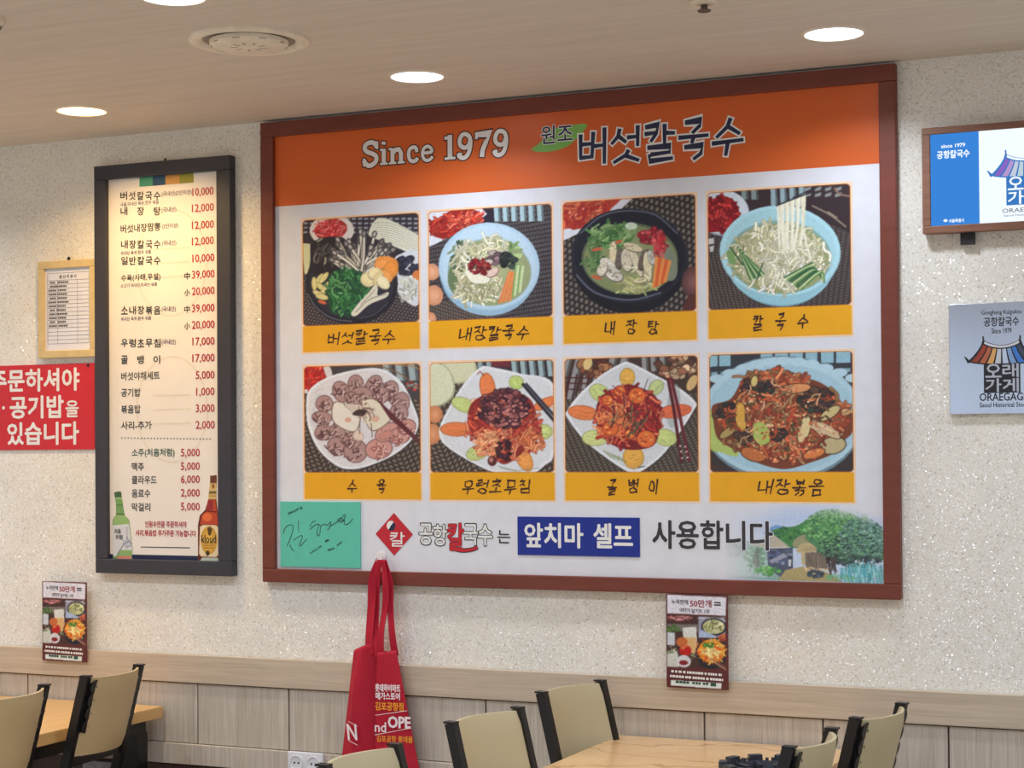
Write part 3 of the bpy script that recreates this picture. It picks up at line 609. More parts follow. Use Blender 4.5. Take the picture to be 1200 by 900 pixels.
def d2():
    p = Pic(196, 180, (35, 90), (755, 48), (40, 738), DARK, 2); p.weave(15, 26, -.12, (50, 44, 48), (104, 100, 104), .62)
    p.poly([(40, 600), (300, 640), (420, 740), (40, 745)], (74, 66, 62)); p.weave(16, 20, .35, (66, 58, 56), (134, 122, 112), .55, [(30, 590), (420, 700), (420, 760), (30, 760)])
    p.poly([(330, 60), (425, 60), (425, 160), (330, 150)], (40, 34, 48)); bars(p, 422, 700, 58, 34, 92, (170, 200, 208), 5)
    p.poly([(35, 90), (340, 60), (384, 108), (330, 150), (80, 282), (35, 300)], (222, 226, 234), sm=False)
    p.poly([(45, 215), (80, 150), (200, 75), (330, 90), (340, 140), (220, 205), (130, 250)], (150, 36, 36), sm=True); p.strands(195, 165, 140, 62, 110, 62, 10, KIM, -.4, 1.6, .6, (110, 22, 26)); p.strands(300, 118, 50, 32, 20, 50, 9, KIM, -.5, 1.4, .5)
    for x, y, r in ((60, 445, 45), (72, 582, 54), (50, 720, 36)): p.ell(x, y, r, r*1.1, (214, 150, 112), col2=(236, 178, 140))
    p.ell(382, 470, 276, 222, (70, 90, 110)); p.ell(385, 470, 270, 226, (150, 186, 210)); p.ell(392, 415, 294, 258, (150, 190, 212)); p.ell(392, 410, 290, 252, (178, 208, 226)); p.ell(392, 412, 268, 238, (188, 214, 230))
    p.ell(396, 444, 244, 196, (150, 176, 172)); p.ell(398, 446, 236, 190, (150, 162, 118), col2=(176, 182, 130)); p.ell(265, 470, 110, 130, (104, 124, 88), .3)
    p.strands(480, 330, 120, 60, 40, 70, 13, [(136, 168, 104), (168, 190, 130), (110, 142, 88)], -.4, 1.4, .5); p.strands(240, 380, 70, 100, 34, 60, 12, [(70, 90, 66), (110, 130, 96), (54, 70, 58)], 1.6, 1.6, .5)
    noodles(p, 380, 320, 130, 56, 46); noodles(p, 260, 400, 60, 80, 24, w=8); noodles(p, 330, 530, 118, 84, 110); p.strands(330, 530, 118, 84, 50, 60, 4, [(130, 134, 92)], None, 3.2, 1.0)
    p.poly([(260, 430), (290, 500), (370, 510), (400, 480), (340, 430)], (238, 236, 214), sm=True)
    p.blobs(430, 370, 40, 40, 14, 22, [(150, 120, 124), (212, 196, 180), (120, 92, 100)], (70, 60, 64)); p.ell(418, 446, 42, 24, (150, 110, 100), -.6); p.ell(416, 444, 38, 20, (226, 200, 186), -.6)
    p.blobs(500, 380, 44, 44, 24, 18, [(40, 50, 50), (60, 74, 66), (30, 34, 40)], (24, 28, 32)); p.blobs(340, 412, 62, 46, 60, 12, [(150, 32, 40), (120, 24, 34), (180, 60, 54)], (84, 18, 26))
    for k in range(6): p.line([(515+k*9-2, 440+k*2), (452+k*13, 620-k*3)], 9, (236, 120+k % 2*24, 72))
    for k in range(6): p.line([(548+k*9, 405+k), (530+k*9, 585-k*6)], 8, ((118, 160, 92), (190, 214, 150), (214, 228, 180))[k % 3])
    return p
def d3():
    p = Pic(200, 178, (45, 80), (780, 35), (50, 710), DARK, 3); p.weave(30, 34, .38, (46, 42, 44), (138, 126, 112), .5, chev=0)
    p.poly([(45, 60), (442, 40), (340, 150), (130, 250), (45, 290)], (224, 228, 236)); p.poly([(45, 60), (395, 55), (300, 130), (180, 215), (45, 228)], (190, 66, 48)); p.strands(165, 140, 160, 80, 130, 62, 11, [(206, 60, 44), (226, 110, 70), (176, 40, 38), (240, 150, 110)], -.4, 2.2, .7, (140, 34, 30)); p.poly([(400, 40), (460, 40), (330, 160), (140, 250), (45, 295), (45, 240), (180, 222), (300, 140)], (224, 228, 236))
    p.ell(415, 400, 318, 286, (24, 24, 32)); p.ell(415, 372, 320, 258, (36, 38, 50)); p.ell(415, 366, 306, 244, (26, 28, 40))
    p.line([(150, 250), (260, 160), (400, 128), (560, 150), (680, 250)], 7, (120, 128, 150), .8); p.line([(125, 480), (230, 575), (420, 612), (590, 570)], 9, (104, 112, 134), .9)
    p.ell(420, 388, 266, 196, (88, 104, 78)); p.ell(422, 392, 256, 186, (130, 142, 96), col2=(160, 166, 118)); p.ell(620, 400, 56, 110, (128, 140, 120), -.3)
    p.strands(330, 270, 130, 66, 90, 66, 14, [(84, 136, 70), (116, 160, 92), (60, 104, 60), (150, 182, 120)], -.5, 2, .6); p.strands(220, 370, 56, 100, 40, 50, 12, [(66, 108, 60), (96, 130, 80)], 1.8, 2, .6)
    p.ell(430, 210, 34, 20, (206, 226, 200)); p.strands(450, 530, 120, 44, 50, 60, 10, [(190, 192, 130), (168, 174, 110), (206, 206, 156)], .1, 2, .5)
    for x, y, a in ((240, 338, -.2), (355, 298, -.3), (238, 492, .3)): p.ell(x, y, 30, 9, (206, 100, 66), a)
    for x, y, rx, ry, a, c in ((330, 360, 20, 66, .05, (236, 222, 180)), (365, 385, 20, 56, .1, (110, 100, 92)), (405, 395, 30, 62, -.1, (222, 212, 186)), (455, 400, 20, 90, -.35, (232, 222, 190)), (500, 390, 24, 60, .4, (108, 96, 86)), (300, 420, 48, 30, .6, (232, 226, 208)), (330, 470, 58, 34, .5, (214, 208, 194)), (270, 445, 26, 40, .4, (226, 218, 196)), (520, 430, 22, 80, -.1, (230, 222, 182)), (440, 325, 54, 20, .3, (228, 214, 178)), (480, 505, 38, 14, -.2, (226, 216, 170)), (540, 380, 18, 40, -.3, (206, 206, 196))): p.ell(x+2, y+4, rx+3, ry+3, [q*.5 for q in c], a); p.ell(x, y, rx, ry, c, a); p.strands(x, y, rx*.7, ry*.7, 8, max(rx, ry)*.5, 5, [[q*.8 for q in c], [min(255, q*1.1) for q in c]], a, 1.2, .5)
    p.blobs(330, 470, 40, 22, 16, 8, [(150, 142, 130), (190, 182, 168)]); p.blobs(545, 265, 70, 42, 80, 13, [(196, 48, 60), (150, 30, 44), (224, 100, 100)], (96, 20, 32)); p.strands(585, 320, 34, 62, 40, 40, 9, [(196, 50, 58), (222, 90, 90), (160, 36, 48)], 1.4, 1.4, .6)
    for k in range(5): p.poly([(562+k*18, 372+k*5), (578+k*18, 376+k*5), (563+k*15, 545-k*8), (544+k*15, 545-k*8)], ((236, 150, 76), (226, 96, 50))[k % 2])
    p.ell(768, 510, 64, 84, (92, 58, 58), col2=(140, 96, 92)); p.poly([(712, 640), (745, 570), (785, 580), (785, 700), (700, 700)], (88, 48, 44))
    return p
def d4():
    p = Pic(216, 192, (42, 92), (795, 42), (48, 712), (60, 50, 50), 4); p.weave(16, 27, 1.7, (60, 52, 52), (96, 88, 84), .6); p.weave(15, 22, 1.35, (58, 50, 48), (112, 102, 94), .6, [(40, 380), (240, 560), (260, 720), (40, 720)])
    p.poly([(42, 70), (300, 60), (560, 40), (800, 30), (800, 300), (560, 200), (42, 200)], (52, 40, 44)); bars(p, 380, 560, 52, 34, 110, (150, 176, 184), 4); bars(p, 225, 300, 68, 36, 60, (130, 150, 150), 3)
    for x in range(560, 760, 52):
        for y in (70, 100): p.poly([(x, y), (x+34, y-10), (x+30, y+8), (x, y+16)], (160, 172, 170), .8)
    p.line([(600, 160), (690, 205), (770, 265)], 8, (150, 134, 118)); p.line([(680, 190), (725, 220)], 6, (170, 152, 132)); p.line([(715, 70), (740, 100), (790, 110)], 10, (140, 110, 96))
    p.poly([(46, 335), (80, 330), (80, 360), (46, 365)], (200, 204, 206)); p.poly([(55, 375), (80, 370), (76, 400), (58, 404)], (200, 204, 206))
    p.ell(130, 200, 140, 120, (150, 166, 180)); p.ell(128, 195, 136, 116, (214, 224, 234)); p.poly([(44, 170), (80, 125), (150, 115), (200, 150), (212, 215), (150, 285), (60, 300), (44, 290)], (150, 24, 32), sm=True); p.strands(122, 210, 80, 84, 80, 60, 14, [(176, 32, 36), (206, 60, 56), (130, 20, 30)], None, 3, .8, (90, 12, 22))
    p.ell(432, 480, 258, 200, (120, 170, 186)); p.ell(430, 460, 280, 212, (150, 202, 216)); p.ell(427, 398, 318, 240, (150, 200, 214)); p.ell(427, 393, 314, 234, (176, 222, 232)); p.ell(430, 392, 290, 218, (166, 212, 222))
    p.ell(425, 425, 272, 190, (132, 172, 168)); p.ell(425, 430, 262, 180, (150, 160, 110), col2=(206, 206, 158)); noodles(p, 425, 428, 222, 148, 360, w=10); p.strands(425, 428, 226, 152, 120, 60, 4, [(132, 136, 90), (160, 160, 112)], None, 3.2, 1.0); noodles(p, 430, 450, 120, 110, 90, ((246, 244, 226), (238, 234, 206)), 10)
    for k in range(16): p.line([(418+k*9.5, 160-k*4), (424+k*9+8*math.sin(k*2), 260), (428+k*7+10*math.sin(k), 400-abs(k-6)*5)], 11, ((244, 242, 222), (224, 220, 186), (238, 236, 208))[k % 3])
    p.line([(545, 210), (560, 320), (590, 430)], 12, (240, 238, 214)); p.line([(560, 100), (556, 200), (552, 280)], 12, (232, 230, 200))
    p.line([(412, 160), (500, 125), (600, 88)], 8, (40, 38, 50)); p.line([(500, 118), (620, 66)], 7, (34, 34, 44))
    for k in range(9): p.line([(232+k*5-24, 378+k*5), (275+k*9, 545-k*4)], 9, ((46, 92, 56), (190, 210, 150), (84, 130, 76))[k % 3])
    p.line([(168, 378), (235, 470)], 8, (40, 80, 48)); p.line([(340, 460), (310, 540)], 7, (44, 86, 52)); p.ell(172, 430, 20, 42, (120, 160, 96), -.4)
    for k in range(11): p.line([(452+k*9, 530+k*6), (545+k*10, 480+k*2), (600+k*6, 450+k*10)], 9, ((54, 104, 60), (200, 216, 160), (92, 140, 80), (40, 84, 52))[k % 4])
    return p
def plate(p, pts, c=(214, 220, 228)):
    p.poly([(x+6, y+10) for x, y in pts], (60, 52, 52), .6, sm=True); p.poly(pts, (232, 236, 240), sm=True)
    cx = sum(q[0] for q in pts)/len(pts); cy = sum(q[1] for q in pts)/len(pts); p.poly([(cx+(x-cx)*.95, cy+(y-cy)*.95) for x, y in pts], c, sm=True)
def d5():
    p = Pic(186, 172, (55, 72), (738, 58), (60, 692), DARK, 5); p.weave(26, 30, 1.2, (58, 50, 46), (138, 124, 108), .55, chev=110)
    p.poly([(55, 60), (740, 50), (740, 260), (55, 260)], (70, 66, 68)); bars(p, 520, 740, 66, 50, 90, (160, 178, 182), 12); p.line([(380, 70), (520, 80), (640, 130), (735, 210)], 7, (130, 96, 62)); p.line([(600, 66), (700, 80), (740, 100)], 6, (170, 130, 80)); p.blobs(690, 190, 40, 24, 12, 10, [(170, 60, 60), (130, 150, 140)])
    p.ell(92, 128, 135, 102, (222, 216, 216), -.1); p.ell(84, 122, 100, 84, (170, 40, 36)); p.strands(90, 130, 88, 78, 80, 56, 11, [(220, 60, 44), (190, 36, 36), (236, 110, 80)], None, 3, .9, (140, 24, 28))
    plate(p, [(72, 300), (90, 210), (190, 140), (330, 100), (470, 84), (560, 110), (640, 180), (700, 300), (728, 400), (690, 490), (600, 570), (480, 630), (360, 664), (260, 650), (150, 560), (85, 430)], (222, 220, 222))
    for q in range(6): p.line([(170-q*10, 200+q*34), (130-q*6, 222+q*34), (160-q*7, 250+q*34)], 4, (186, 190, 194))
    r = p.r
    meat = [(280, 220, 46, 60, -.5), (365, 180, 44, 54, 0), (470, 185, 42, 60, .5), (565, 215, 42, 56, .35), (625, 290, 46, 66, .3), (615, 340, 50, 50, .6), (180, 290, 48, 46, .3), (165, 370, 56, 34, .1), (175, 455, 50, 42, -.3), (258, 450, 46, 44, 0), (258, 535, 58, 50, .2), (365, 560, 66, 64, 0), (345, 500, 50, 46, 0), (500, 545, 76, 56, -.2), (550, 450, 74, 44, -.5), (620, 470, 60, 44, -.3), (660, 420, 50, 40, -.3), (510, 240, 44, 46, .5), (400, 235, 60, 40, 0), (350, 262, 50, 34, .4)]
    for x, y, rx, ry, a in meat:
        pink = x > 430 and y > 380
        p.ell(x, y, rx+5, ry+5, (116, 84, 84), a); p.ell(x, y, rx, ry, (206, 150, 140) if pink else (176, 140, 134), a)
        for k in range(9):
            t = r.uniform(0, 6.28); q = r.uniform(.1, .8); xx, yy = x+rx*q*math.cos(t), y+ry*q*math.sin(t); b = r.uniform(0, 3)
            p.line([(xx, yy), (xx+22*math.cos(b), yy+22*math.sin(b)), (xx+34*math.cos(b+.9), yy+34*math.sin(b+.9))], 7, (150, 90, 84) if pink else (96, 62, 64)); p.line([(xx+8, yy+5), (xx+8+20*math.cos(b), yy+5+20*math.sin(b))], 6, (232, 196, 184) if pink else (222, 196, 188))
    for pts, c in (([(240, 285), (330, 300), (390, 330), (360, 445), (240, 395)], (232, 226, 212)), ([(400, 290), (470, 265), (560, 345), (555, 390), (470, 440), (420, 380)], (228, 220, 198)), ([(300, 290), (400, 300), (400, 350), (340, 330)], (216, 200, 186)), ([(350, 480), (370, 440), (410, 470), (395, 500)], (228, 206, 190)), ([(500, 470), (560, 440), (575, 470), (520, 490)], (204, 140, 126))):
        cx = sum(q[0] for q in pts)/len(pts); cy = sum(q[1] for q in pts)/len(pts); p.poly([(cx+(x-cx)*1.07, cy+(y-cy)*1.07) for x, y in pts], (128, 104, 88), sm=True); p.poly(pts, c, sm=True)
    p.ell(320, 382, 20, 14, (222, 170, 150)); p.ell(478, 375, 26, 18, (220, 180, 150)); p.strands(430, 330, 40, 50, 26, 50, 7, [(226, 214, 196), (150, 120, 104)], .6, 2, .5)
    p.poly([(345, 350), (380, 322), (430, 325), (425, 345), (400, 360)], (70, 52, 50), sm=True); p.line([(392, 350), (388, 460)], 5, (120, 96, 84)); p.line([(455, 400), (462, 480)], 5, (110, 88, 76))
    p.poly([(480, 250), (735, 490), (735, 520), (560, 370)], (96, 44, 50)); return p
def slices(p, L):
    for x, y, rx, ry, a, c in L: p.ell(x, y, rx+3, ry+3, [q*.72 for q in c], a); p.ell(x, y, rx, ry, c, a); p.ell(x-rx*.1, y-ry*.15, rx*.8, ry*.7, [min(255, q*1.04) for q in c], a); p.strands(x, y, rx*.7, ry*.6, 7, rx*.7, 3, [[q*.86 for q in c], [min(255, q*1.12) for q in c]], a, .5, .3)
CA, CU = (228, 128, 74), (196, 210, 130)
def d6():
    p = Pic(196, 176, (42, 75), (748, 55), (48, 700), DARK, 6); p.weave(26, 30, 1.2, (60, 52, 46), (142, 128, 112), .55, chev=120)
    p.poly([(300, 50), (750, 40), (750, 200), (300, 180)], (52, 46, 54)); bars(p, 510, 750, 62, 34, 86, (160, 186, 190), 10); bars(p, 320, 390, 70, 34, 46, (150, 170, 174), 4); p.poly([(400, 66), (505, 64), (505, 100), (400, 98)], (110, 44, 56))
    p.ell(210, 110, 108, 84, (190, 192, 152)); p.ell(206, 100, 100, 84, (216, 218, 182)); p.poly([(40, 80), (110, 80), (170, 130), (192, 215), (170, 280), (100, 322), (40, 310)], (180, 186, 150), sm=True); p.poly([(40, 80), (105, 84), (160, 130), (182, 215), (160, 275), (95, 312), (40, 300)], (220, 224, 192), sm=True)
    for x, y, r in ((75, 368, 50), (60, 478, 58)): p.ell(x, y, r*.9, r, (206, 134, 90), col2=(230, 164, 120))
    plate(p, [(340, 100), (390, 98), (560, 135), (750, 200), (752, 560), (700, 640), (600, 700), (430, 690), (300, 640), (160, 560), (105, 500), (110, 420), (190, 270), (270, 160)], (222, 226, 230))
    slices(p, [(378, 215, 42, 82, -.15, CA), (240, 312, 70, 38, .35, CU), (200, 450, 92, 38, -.02, CA), (320, 580, 64, 38, -.3, CU), (540, 185, 40, 36, .4, (190, 212, 120)), (585, 610, 40, 68, -.5, (236, 158, 80)), (690, 455, 50, 40, 0, CU), (700, 300, 70, 26, -.45, CA), (320, 300, 40, 20, .3, (236, 200, 170))])
    p.poly([(290, 300), (400, 240), (500, 225), (610, 270), (650, 350), (665, 460), (600, 550), (480, 640), (400, 590), (320, 520), (265, 410)], (140, 44, 40), sm=True)
    p.strands(470, 440, 190, 160, 240, 70, 12, [(206, 84, 60), (226, 120, 80), (172, 50, 48), (236, 150, 110)], None, 3.2, .8, (120, 34, 36)); p.strands(380, 530, 80, 60, 60, 60, 8, [(236, 150, 100), (240, 178, 130)], None, 3.2, .9); p.strands(620, 510, 56, 56, 50, 55, 9, [(232, 130, 80), (240, 160, 110)], None, 3.2, .9, (150, 60, 40))
    p.blobs(470, 330, 140, 106, 170, 17, [(92, 50, 60), (70, 38, 50), (150, 84, 84), (116, 60, 66)], (44, 22, 34)); p.blobs(480, 340, 120, 90, 70, 9, [(206, 140, 130), (180, 110, 104)]); p.blobs(470, 560, 40, 60, 20, 16, [(64, 34, 44), (90, 44, 50)], (40, 20, 30)); p.ell(405, 624, 26, 28, (90, 40, 44)); p.ell(400, 618, 12, 14, (190, 130, 110))
    for x in (320, 335, 345): p.line([(x, 120+x % 30), (x+14, 124+x % 40)], 5, (130, 60, 50))
    p.line([(440, 650), (540, 672), (670, 655)], 3, (120, 140, 110)); p.line([(450, 660), (600, 690)], 3, (140, 150, 130))
    p.line([(578, 196), (752, 396)], 17, (34, 32, 44), sm=False); p.line([(596, 194), (760, 376)], 15, (56, 54, 66), sm=False); p.line([(588, 196), (752, 386)], 3, (120, 124, 140), sm=False); return p
def d7():
    p = Pic(206, 178, (55, 72), (797, 55), (60, 703), (70, 58, 50), 7); p.weave(16, 28, 1.15, (62, 54, 48), (118, 108, 94), .62)
    p.poly([(50, 60), (800, 40), (800, 260), (50, 260)], (66, 50, 44)); bars(p, 60, 400, 66, 44, 230, (150, 150, 150), -60); bars(p, 490, 620, 62, 34, 80, (150, 150, 150), 4)
    p.blobs(230, 120, 90, 60, 22, 26, [(130, 74, 54), (176, 120, 80), (96, 50, 44)], (60, 36, 32)); p.ell(190, 100, 24, 36, (226, 196, 130), .3); p.blobs(690, 110, 110, 60, 46, 24, [(196, 150, 110), (150, 96, 72), (222, 190, 150), (110, 70, 56)], (66, 44, 36)); p.ell(765, 205, 24, 46, (214, 180, 120), .5)
    for x in (72, 108, 144, 178): p.line([(x+20, 160), (x-5, 300)], 7, (70, 26, 28))
    for y in (176, 206, 240): p.line([(55, y), (200, y+4)], 7, (76, 30, 30))
    plate(p, [(380, 98), (430, 96), (560, 160), (700, 235), (785, 310), (775, 350), (700, 470), (600, 600), (480, 690), (420, 692), (300, 620), (170, 520), (75, 400), (72, 360), (150, 260), (270, 160)], (214, 218, 222))
    p.ell(665, 330, 36, 120, (150, 170, 164), .1, .6)
    slices(p, [(412, 175, 40, 48, 0, (226, 174, 80)), (260, 262, 62, 44, .5, CU), (165, 370, 86, 38, .12, CA), (230, 508, 70, 42, 0, (206, 216, 140)), (570, 230, 46, 34, -.8, (190, 206, 140)), (670, 358, 92, 34, -.15, (222, 108, 70)), (620, 500, 62, 44, .2, CU), (445, 610, 56, 60, .1, (226, 170, 76))])
    p.poly([(240, 330), (300, 270), (400, 215), (480, 230), (560, 270), (600, 350), (590, 440), (560, 540), (450, 570), (340, 550), (250, 470)], (120, 34, 36), sm=True)
    p.strands(415, 390, 172, 150, 260, 70, 12, [(190, 52, 48), (214, 84, 64), (150, 34, 40), (232, 120, 84)], None, 3.2, .8, (90, 24, 30)); p.strands(330, 420, 90, 90, 70, 60, 8, [(240, 150, 90), (232, 120, 70)], None, 3.2, .9)
    for x, y, r in ((318, 455, 42), (515, 510, 50), (465, 275, 46), (300, 300, 30), (370, 250, 30), (425, 485, 28)):
        p.ell(x, y, r+4, r*.9+4, (130, 40, 30)); p.ell(x, y, r, r*.9, (226, 110, 52)); p.blobs(x, y, r*.6, r*.6, 12, 8, [(240, 170, 90), (206, 70, 44)])
    p.strands(420, 390, 110, 100, 26, 90, 6, [(90, 84, 60), (70, 40, 40), (120, 110, 80)], -.9, 1.4, .3)
    p.line([(500, 250), (525, 185)], 4, (70, 60, 60)); p.line([(330, 220), (370, 262)], 5, (120, 50, 60))
    for k in range(5): p.line([(280+k*20, 575+k*8), (320+k*22, 615+k*6)], 4, (120, 140, 80))
    p.line([(470, 665), (505, 658)], 5, (60, 70, 60)); p.line([(635, 185), (665, 340), (708, 630)], 17, (84, 26, 34), sm=False); p.line([(652, 180), (690, 340), (748, 620)], 17, (104, 34, 42), sm=False); p.line([(645, 190), (690, 400)], 3, (180, 110, 110), sm=False)
    for x, y in ((700, 545), (705, 575), (710, 610), (728, 548), (734, 575), (740, 605)): p.ell(x, y, 5, 5, (236, 220, 220))
    return p
def d8():
    p = Pic(222, 190, (52, 45), (848, 30), (60, 705), (58, 50, 50), 8); p.poly([(50, 20), (850, 20), (850, 170), (50, 190)], (54, 58, 66))
    for x, y, wd in ((58, 52, 44), (112, 50, 64), (345, 42, 66), (424, 42, 72), (506, 40, 72), (592, 38, 64), (676, 36, 68), (758, 36, 76)):
        p.poly([(x, y), (x+wd, y-2), (x+wd, y+60), (x, y+62)], (146, 190, 206)); p.poly([(x+8, y+92), (x+wd, y+90), (x+wd, y+110), (x+8, y+112)], (130, 170, 186))
    p.poly([(60, 640), (160, 706), (60, 706)], (70, 52, 44)); p.ell(455, 400, 450, 345, (110, 140, 154)); p.ell(455, 394, 446, 332, (176, 210, 224)); p.ell(455, 400, 420, 300, (164, 202, 218))
    for k in range(11): p.ell(100+k*75, 180-math.sin(k/10*math.pi)*95, 44, 24, (182, 214, 228))
    p.poly([(58, 360), (130, 400), (200, 520), (220, 610), (120, 590), (58, 560)], (176, 196, 96), .9, sm=True)
    body = [(75, 330), (180, 290), (270, 150), (380, 150), (450, 105), (490, 165), (640, 190), (740, 250), (800, 330), (846, 370), (846, 470), (800, 520), (740, 590), (620, 640), (480, 678), (340, 650), (230, 590), (110, 520), (80, 420)]
    p.poly(body, (120, 62, 40), sm=True)
    cols = [(206, 104, 60), (176, 76, 46), (226, 140, 90), (140, 60, 40), (200, 160, 110), (150, 110, 70)]
    for cx, cy, rx, ry, n in ((450, 430, 330, 190, 300), (430, 230, 190, 80, 110), (650, 380, 170, 130, 90)): p.blobs(cx, cy, rx, ry, n//2, 30, cols, (84, 44, 32)); p.strands(cx, cy, rx, ry, n, 74, 15, cols, None, 3.2, .9, (80, 42, 32))
    for cx, cy, rx, ry, n in ((330, 230, 90, 50, 30), (650, 300, 100, 60, 40), (150, 360, 70, 60, 22), (420, 480, 60, 40, 18), (250, 500, 50, 50, 14)): p.blobs(cx, cy, rx, ry, n, 20, [(60, 48, 50), (84, 60, 50), (50, 62, 48)], (30, 24, 26))
    for x, y, rx, ry, a, c in ((235, 390, 30, 86, -.1, (222, 170, 70)), (350, 480, 50, 70, -.3, (182, 200, 100)), (585, 460, 30, 76, .25, (226, 208, 150)), (540, 235, 80, 24, -.1, (222, 150, 96)), (740, 545, 70, 44, -.2, (190, 176, 130)), (700, 460, 90, 22, .5, (220, 196, 150)), (305, 600, 70, 34, .3, (190, 110, 60)), (310, 195, 18, 30, .2, (214, 196, 120)), (725, 370, 62, 24, -.6, (206, 190, 130)), (160, 480, 50, 20, -.6, (170, 150, 90)), (390, 440, 40, 10, 0, (226, 200, 150)), (640, 590, 60, 24, -.3, (216, 130, 70))): p.ell(x, y, rx+5, ry+5, (70, 44, 30), a); p.ell(x, y, rx, ry, c, a)
    p.strands(450, 400, 320, 190, 110, 60, 9, cols+[(90, 60, 44), (96, 90, 50), (224, 170, 130)], None, 3.2, 1.0, (80, 42, 32)); p.ell(235, 390, 22, 76, (214, 164, 70), -.1); p.ell(350, 482, 42, 64, (172, 190, 96), -.3); p.ell(585, 460, 20, 66, (220, 200, 146), .25); p.strands(700, 460, 60, 16, 6, 90, 9, [(220, 190, 150)], .5, .3, .2)
    p.blobs(400, 350, 220, 150, 120, 7, [(232, 160, 110), (240, 190, 140), (190, 70, 50)]); p.blobs(500, 560, 200, 80, 70, 8, [(220, 100, 70), (236, 160, 110)]); return p

CARDS = [(d1, '버섯칼국수', ((353, 258), (490.4, 249), (356.4, 382.4), (491.6, 377), (355.4, 413), (492.6, 408.6)), (383, 460, 394), 'photo of mushrooms, greens and carrots heaped in a black pot'),
         (d2, '내장칼국수', ((502, 248), (646, 239.6), (503, 377.6), (647.4, 371.6), (502.6, 408), (649, 403.6)), (538, 617, 389.5), 'photo of noodle soup with red paste in a pale blue bowl'),
         (d3, '내 장 탕', ((659.5, 237), (814.7, 227.4), (660.5, 370), (815.7, 364.6), (660.5, 403.2), (817.4, 397.3)), (708, 768, 382.5), 'photo of tripe soup in a black bowl'),
         (d4, '칼 국 수', ((829.3, 225.4), (996.7, 214.3), (830.7, 363.2), (997.3, 357.2), (830, 397.2), (998.9, 392.1)), (881, 944, 376.5), 'photo of noodles lifted from a pale blue bowl'),
         (d5, '수  육', ((356, 429.4), (492.6, 426.6), (357, 553.4), (493, 554), (357, 585), (494, 585.4)), (407, 448, 570), 'photo of sliced boiled meat on a white plate'),
         (d6, '우렁초무침', ((503.6, 425.4), (648.8, 421.3), (504.9, 553.9), (649.2, 553.9), (504.2, 585.7), (650.6, 586.2)), (541, 619, 570), 'photo of dark red seasoned snails with carrot slices'),
         (d7, '골 뱅 이', ((661.6, 420.2), (818.1, 416.6), (662.7, 553.3), (818.4, 553.7), (662, 586.4), (819.4, 587.5)), (711, 769, 570), 'photo of red whelk salad beside red chopsticks'),
         (d8, '내장볶음', ((831, 414.5), (999, 411.3), (832.7, 553.8), (1000.5, 553.8), (832, 587), (1001.6, 588.2)), (888, 960, 572.5), 'photo of brown stir fried offal on a pale blue plate')]
rows = []
for f, cap, q, c, lb in CARDS:
    w_ = [P(x, y, YB) for x, y in q]; rows.append(((w_[0][0]+w_[2][0]+w_[4][0])/3, (w_[1][0]+w_[3][0]+w_[5][0])/3, (w_[0][2]+w_[1][2])/2, (w_[2][2]+w_[3][2])/2, (w_[4][2]+w_[5][2])/2))
for k, (f, cap, q, c, lb) in enumerate(CARDS):
    z1, z0, zc = (sum(r[i] for r in rows[k//4*4:k//4*4+4])/4 for i in (2, 3, 4)); x0, x1 = rows[k][:2]
    pic = f(); pic.soften(); pic.grain(.028, k); pic.a = pic.a*.96+6; pic.rounded(8, (214, 120, 40), (226, 224, 226))
    ph = pic.build('dish_photo', x0, z0, x1, z1, YB-.0006, M['pic'], board, gain=1.05, label=lb)
    e = Ink(YB-.0003).rect(x0-.006, zc-.006, x1+.006, z1+.006).build('photo_border', M['cream'], ph)
    Ink(YB-.0005).rect(x0, zc, x1, z0+.0).build('caption_bar', M['yellow'], ph)
    ca, cb = P(c[0], c[2], YB), P(c[1], c[2], YB); zm = (z0+zc)/2
    ik = Ink(YB-.0010); n = len(cap)
    brush(ik, cap, ca[0], zm-.0205, cb[0]+(.012 if n < 5 else .008), zm+.0205, .0062, .0036, gap=.14 if ' ' not in cap else .02, jit=.05, slant=.14, seed=k+3)
    ik.build('caption', M['brown_ink'], ph)

